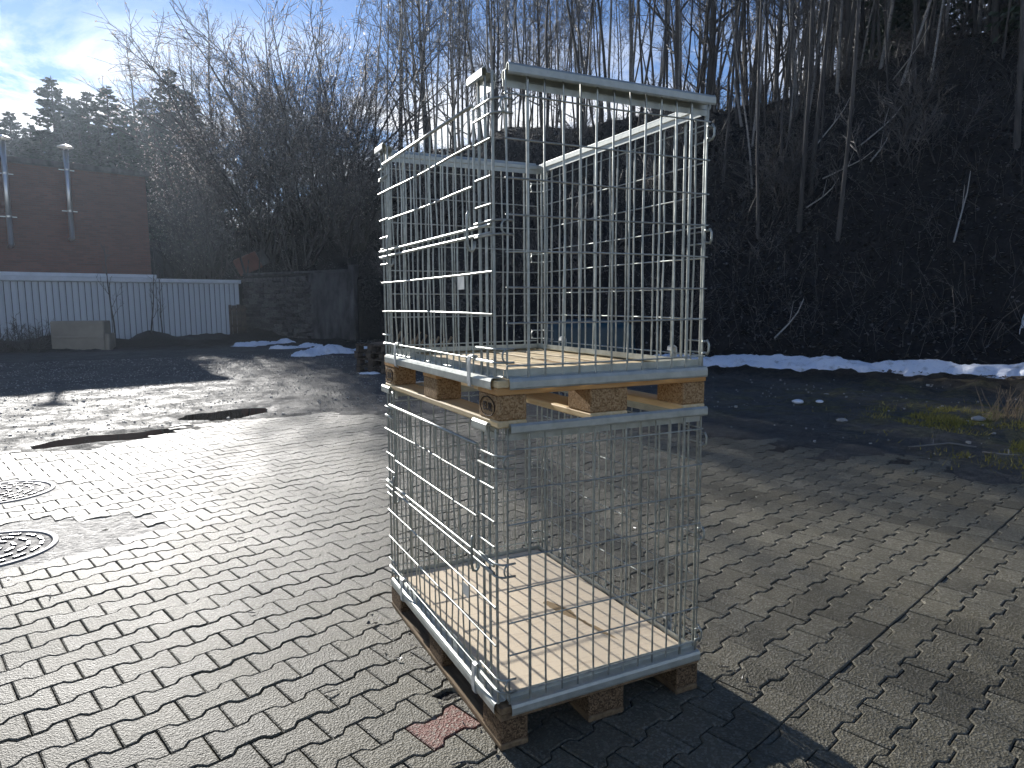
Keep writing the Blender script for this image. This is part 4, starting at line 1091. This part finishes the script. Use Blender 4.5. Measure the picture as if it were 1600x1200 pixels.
# uncountable brush and leaf litter
g = Geo(); rg = random.Random(5)
for i in range(9000):
    s = rg.uniform(2.6, 9.3); p = catmull(FOOT, s); d = rg.uniform(.2, 17) ** 1.0
    pa, pb = catmull(FOOT, s - .2), catmull(FOOT, s + .2); tg = Vector((pb[0] - pa[0], pb[1] - pa[1])).normalized()
    x, y = p[0] - tg.y * d, p[1] + tg.x * d; z = hz(x, y)
    L_ = rg.uniform(.2, 1.0) * (1.5 if rg.random() < .15 else 1)
    pts = path(rg, (x, y, z - .05), (rg.gauss(0, .5), rg.gauss(0, .5), 1), L_, 2, .25, -.1)
    g.tube(pts, [.007, .005, .003], 3)
o = link('undergrowth', g.data('undergrowth', M['twig'])); o['kind'] = 'stuff'; o['label'] = 'thin bare undergrowth covering the dark slope'; o['category'] = 'undergrowth'
g = Geo()
for i in range(42000):
    s = rg.uniform(2.6, 9.3); p = catmull(FOOT, s); d = rg.uniform(-1.5, 18)
    pa, pb = catmull(FOOT, s - .2), catmull(FOOT, s + .2); tg = Vector((pb[0] - pa[0], pb[1] - pa[1])).normalized()
    x, y = p[0] - tg.y * d, p[1] + tg.x * d
    z = hz(x, y) if d > 0 else .06
    if d < 0 and s < 4.2: continue
    c = Vector((x, y, z + .03)); a = Vector((rg.gauss(0, 1), rg.gauss(0, 1), rg.gauss(0, .5))).normalized() * rg.uniform(.03, .06); b = a.cross(Vector((rg.gauss(0, .4), rg.gauss(0, .4), 1))).normalized() * rg.uniform(.02, .04)
    g.quad(c - a, c - b, c + a, c + b)
o = link('leaf_litter', g.data('leaf_litter', M['leaf_litter'])); o['kind'] = 'stuff'; o['label'] = 'brown fallen leaves lying on the slope'; o['category'] = 'leaves'
# mossy grass at the yard's edge, dry weeds, twigs, gravel
g = Geo()
for i in range(9000):
    if i % 3: x, y = 7.6 + rg.gauss(0, .6), 3.0 + rg.gauss(0, .4)
    else: x, y = 6.3 + rg.gauss(0, .5), 1.5 + rg.gauss(0, .35)
    if fbm(x * 1.6, y * 1.6, 4, 3) < .02: continue
    h = rg.uniform(.02, .07); b = Vector((x, y, .005)); t = b + Vector((rg.gauss(0, .03), rg.gauss(0, .03), h)); wv = Vector((rg.gauss(0, 1), rg.gauss(0, 1), 0)).normalized() * .006
    g.tri(b - wv, b + wv, t)
o = link('moss_grass', g.data('moss_grass', M['grass'])); o['kind'] = 'stuff'; o['label'] = 'yellow green moss and short grass beside the paving'; o['category'] = 'moss'
g = Geo()
for i in range(900):
    x, y = rg.uniform(4.6, 12), rg.uniform(-1, 11)
    if paved_sd(np.array([x]), np.array([y]))[0] < .15: continue
    s = rg.uniform(.006, .022) * (2.2 if rg.random() < .03 else 1)
    g.boxx((x, y, s * .3 + .01), (s, s * rg.uniform(.6, 1), s * .7), Matrix.Rotation(rg.uniform(0, 3), 3, 'Z') @ Matrix.Rotation(rg.uniform(-.5, .5), 3, 'X'))
for i in range(9000):
    x, y = rg.uniform(-7, 5), rg.uniform(6.4, 19)
    sdv = paved_sd(np.array([x]), np.array([y]))[0] if y < 9 else 1
    if sdv < -.25 or any(math.hypot(((x - a) * E1.x + (y - b) * E1.y) / (c + .1), (-(x - a) * E1.y + (y - b) * E1.x) / (d_ + .08)) < 1.1 for a, b, c, d_ in PUDDLES): continue
    s = rg.uniform(.006, .018) * (1.8 if rg.random() < .06 else 1)
    g.boxx((x, y, s * .3 + .012), (s, s * rg.uniform(.6, 1), s * .7), Matrix.Rotation(rg.uniform(0, 3), 3, 'Z') @ Matrix.Rotation(rg.uniform(-.5, .5), 3, 'X'))
o = link('gravel', g.data('gravel', M['concrete_ring'])); o['kind'] = 'stuff'; o['label'] = 'loose gravel and grit scattered over asphalt and earth beyond the paving'; o['category'] = 'gravel'
g = Geo()
for i in range(95):
    if i < 45: x, y = rg.choice((rg.uniform(-.16, -.01), rg.uniform(.82, 1.0))), rg.uniform(-.3, 1.2)
    else: x, y = rg.uniform(-3, 5), rg.uniform(-1.2, 6)
    if 0 < x < .8 and 0 < y < 1.2: continue
    c = Vector((x, y, .006)); q = rg.uniform(0, 6.28)
    if rg.random() < .45:
        d = Vector((math.cos(q), math.sin(q), 0)) * rg.uniform(.01, .028); g.tube([c - d, c + Vector((0, 0, .004)), c + d + Vector((.008, .006, 0))], .0022, 4)
    else:
        a = Vector((math.cos(q), math.sin(q), rg.uniform(0, .5))) * rg.uniform(.008, .02); b = a.cross(Vector((0, 0, 1))).normalized() * rg.uniform(.005, .012)
        g.quad(c - a * .2, c - b, c + a, c + b)
o = link('leaf_scraps', g.data('leaf_scraps', M['leaf_litter'])); o['kind'] = 'stuff'; o['label'] = 'dead leaf scraps and twig bits strewn on the paving'; o['category'] = 'leaves'
wd = thing('dry_weed', 'dry brown weed clump beside the moss near the picture edge', 'weed', (7.85, 2.75, 0))
g = Geo()
for k in range(60):
    pts = path(rg, (rg.gauss(0, .12), rg.gauss(0, .12), 0), (rg.gauss(0, .3), rg.gauss(0, .3), 1), rg.uniform(.15, .45), 3, .12); g.tube(pts, [.004, .003, .003, .0015], 3)
link('stalks', g.data('stalks', M['dry']), wd)
for pts, lab in (([(5.35, 2.25, .03), (5.55, 2.15, .05), (5.72, 2.1, .06), (5.85, 1.93, .04)], 'long pale twig lying at the edge of the paving'), ([(5.72, 1.80, .03), (5.80, 1.62, .03), (5.98, 1.45, .03)], 'short pale twig lying next to the long one')):
    g = Geo(); g.tube([Vector(p) for p in pts], .009, 5, True); g.tube([Vector(pts[1]), Vector(pts[1]) + Vector((.1, .06, .03))], .005, 4)
    thing('twig', lab, 'twig', data=g.data('twig', M['bark_pale'], True))
for (x, y, s, lab) in ((6.9, 4.9, .07, 'small lump of leftover snow in front of the snow bank'), (7.15, 4.75, .045, 'smaller snow crumb beside the leftover lump'), (6.1, 3.55, .06, 'pale stone lying before the moss patch'), (7.6, 2.9, .07, 'flat pale stone in the moss patch')):
    bm = bmesh.new(); bmesh.ops.create_icosphere(bm, subdivisions=2, radius=s)
    for v in bm.verts: v.co += v.normal * s * .5 * fbm(v.co.x * 9 + x, v.co.y * 9, v.co.z * 9, 2); v.co.z *= .5
    me = bpy.data.meshes.new('lump'); bm.to_mesh(me); bm.free(); sn = 'snow' in lab
    me.materials.append(M['snow' if sn else 'concrete_ring'])
    thing('snow_lump' if sn else 'stone', lab, 'snow' if sn else 'stone', (x, y, .03), data=me)
ps = on_slope(1602, 515, .12); g = Geo()
vv = [Vector((0, 0, .35)), Vector((.25, .05, .3)), Vector((.2, .0, -.05)), Vector((-.12, .03, -.1)), Vector((.05, .1, .1))]
for a, b in ((0, 1), (1, 2), (2, 3), (3, 0)): g.tri(vv[a], vv[b], vv[4])
g.tube([vv[3], vv[3] + Vector((-.02, 0, -.2))], [.012, .003], 4)
thing('plastic_scrap', 'torn scrap of pale plastic hanging at the picture edge above the snow', 'plastic scrap', (ps.x, ps.y, ps.z), data=g.data('scrap', M['plastic']))

VEIL_DENSITY = .0006  # density of a volume added to imitate the bluish veil of lens glare
if VEIL_DENSITY:
    hzm = bpy.data.materials.new('thin_glare_veil'); hzm.use_nodes = True; t = hzm.node_tree
    t.nodes.remove(t.nodes['Principled BSDF'])
    pvn = N(t, 'ShaderNodeVolumePrincipled'); pvn.inputs['Color'].default_value = (.72, .85, 1, 1); pvn.inputs['Density'].default_value = VEIL_DENSITY; pvn.inputs['Anisotropy'].default_value = .6
    LK(t, pvn.outputs[0], t.nodes['Material Output'].inputs['Volume'])
    g = Geo(); g.boxx((0, 0, 17.5), (1400, 1400, 39))
    o = link('glare_veil', g.data('glare_veil', hzm)); o['kind'] = 'stuff'; o['label'] = 'thin bluish volume added to imitate lens glare over the yard and wood'; o['category'] = 'glare_veil'
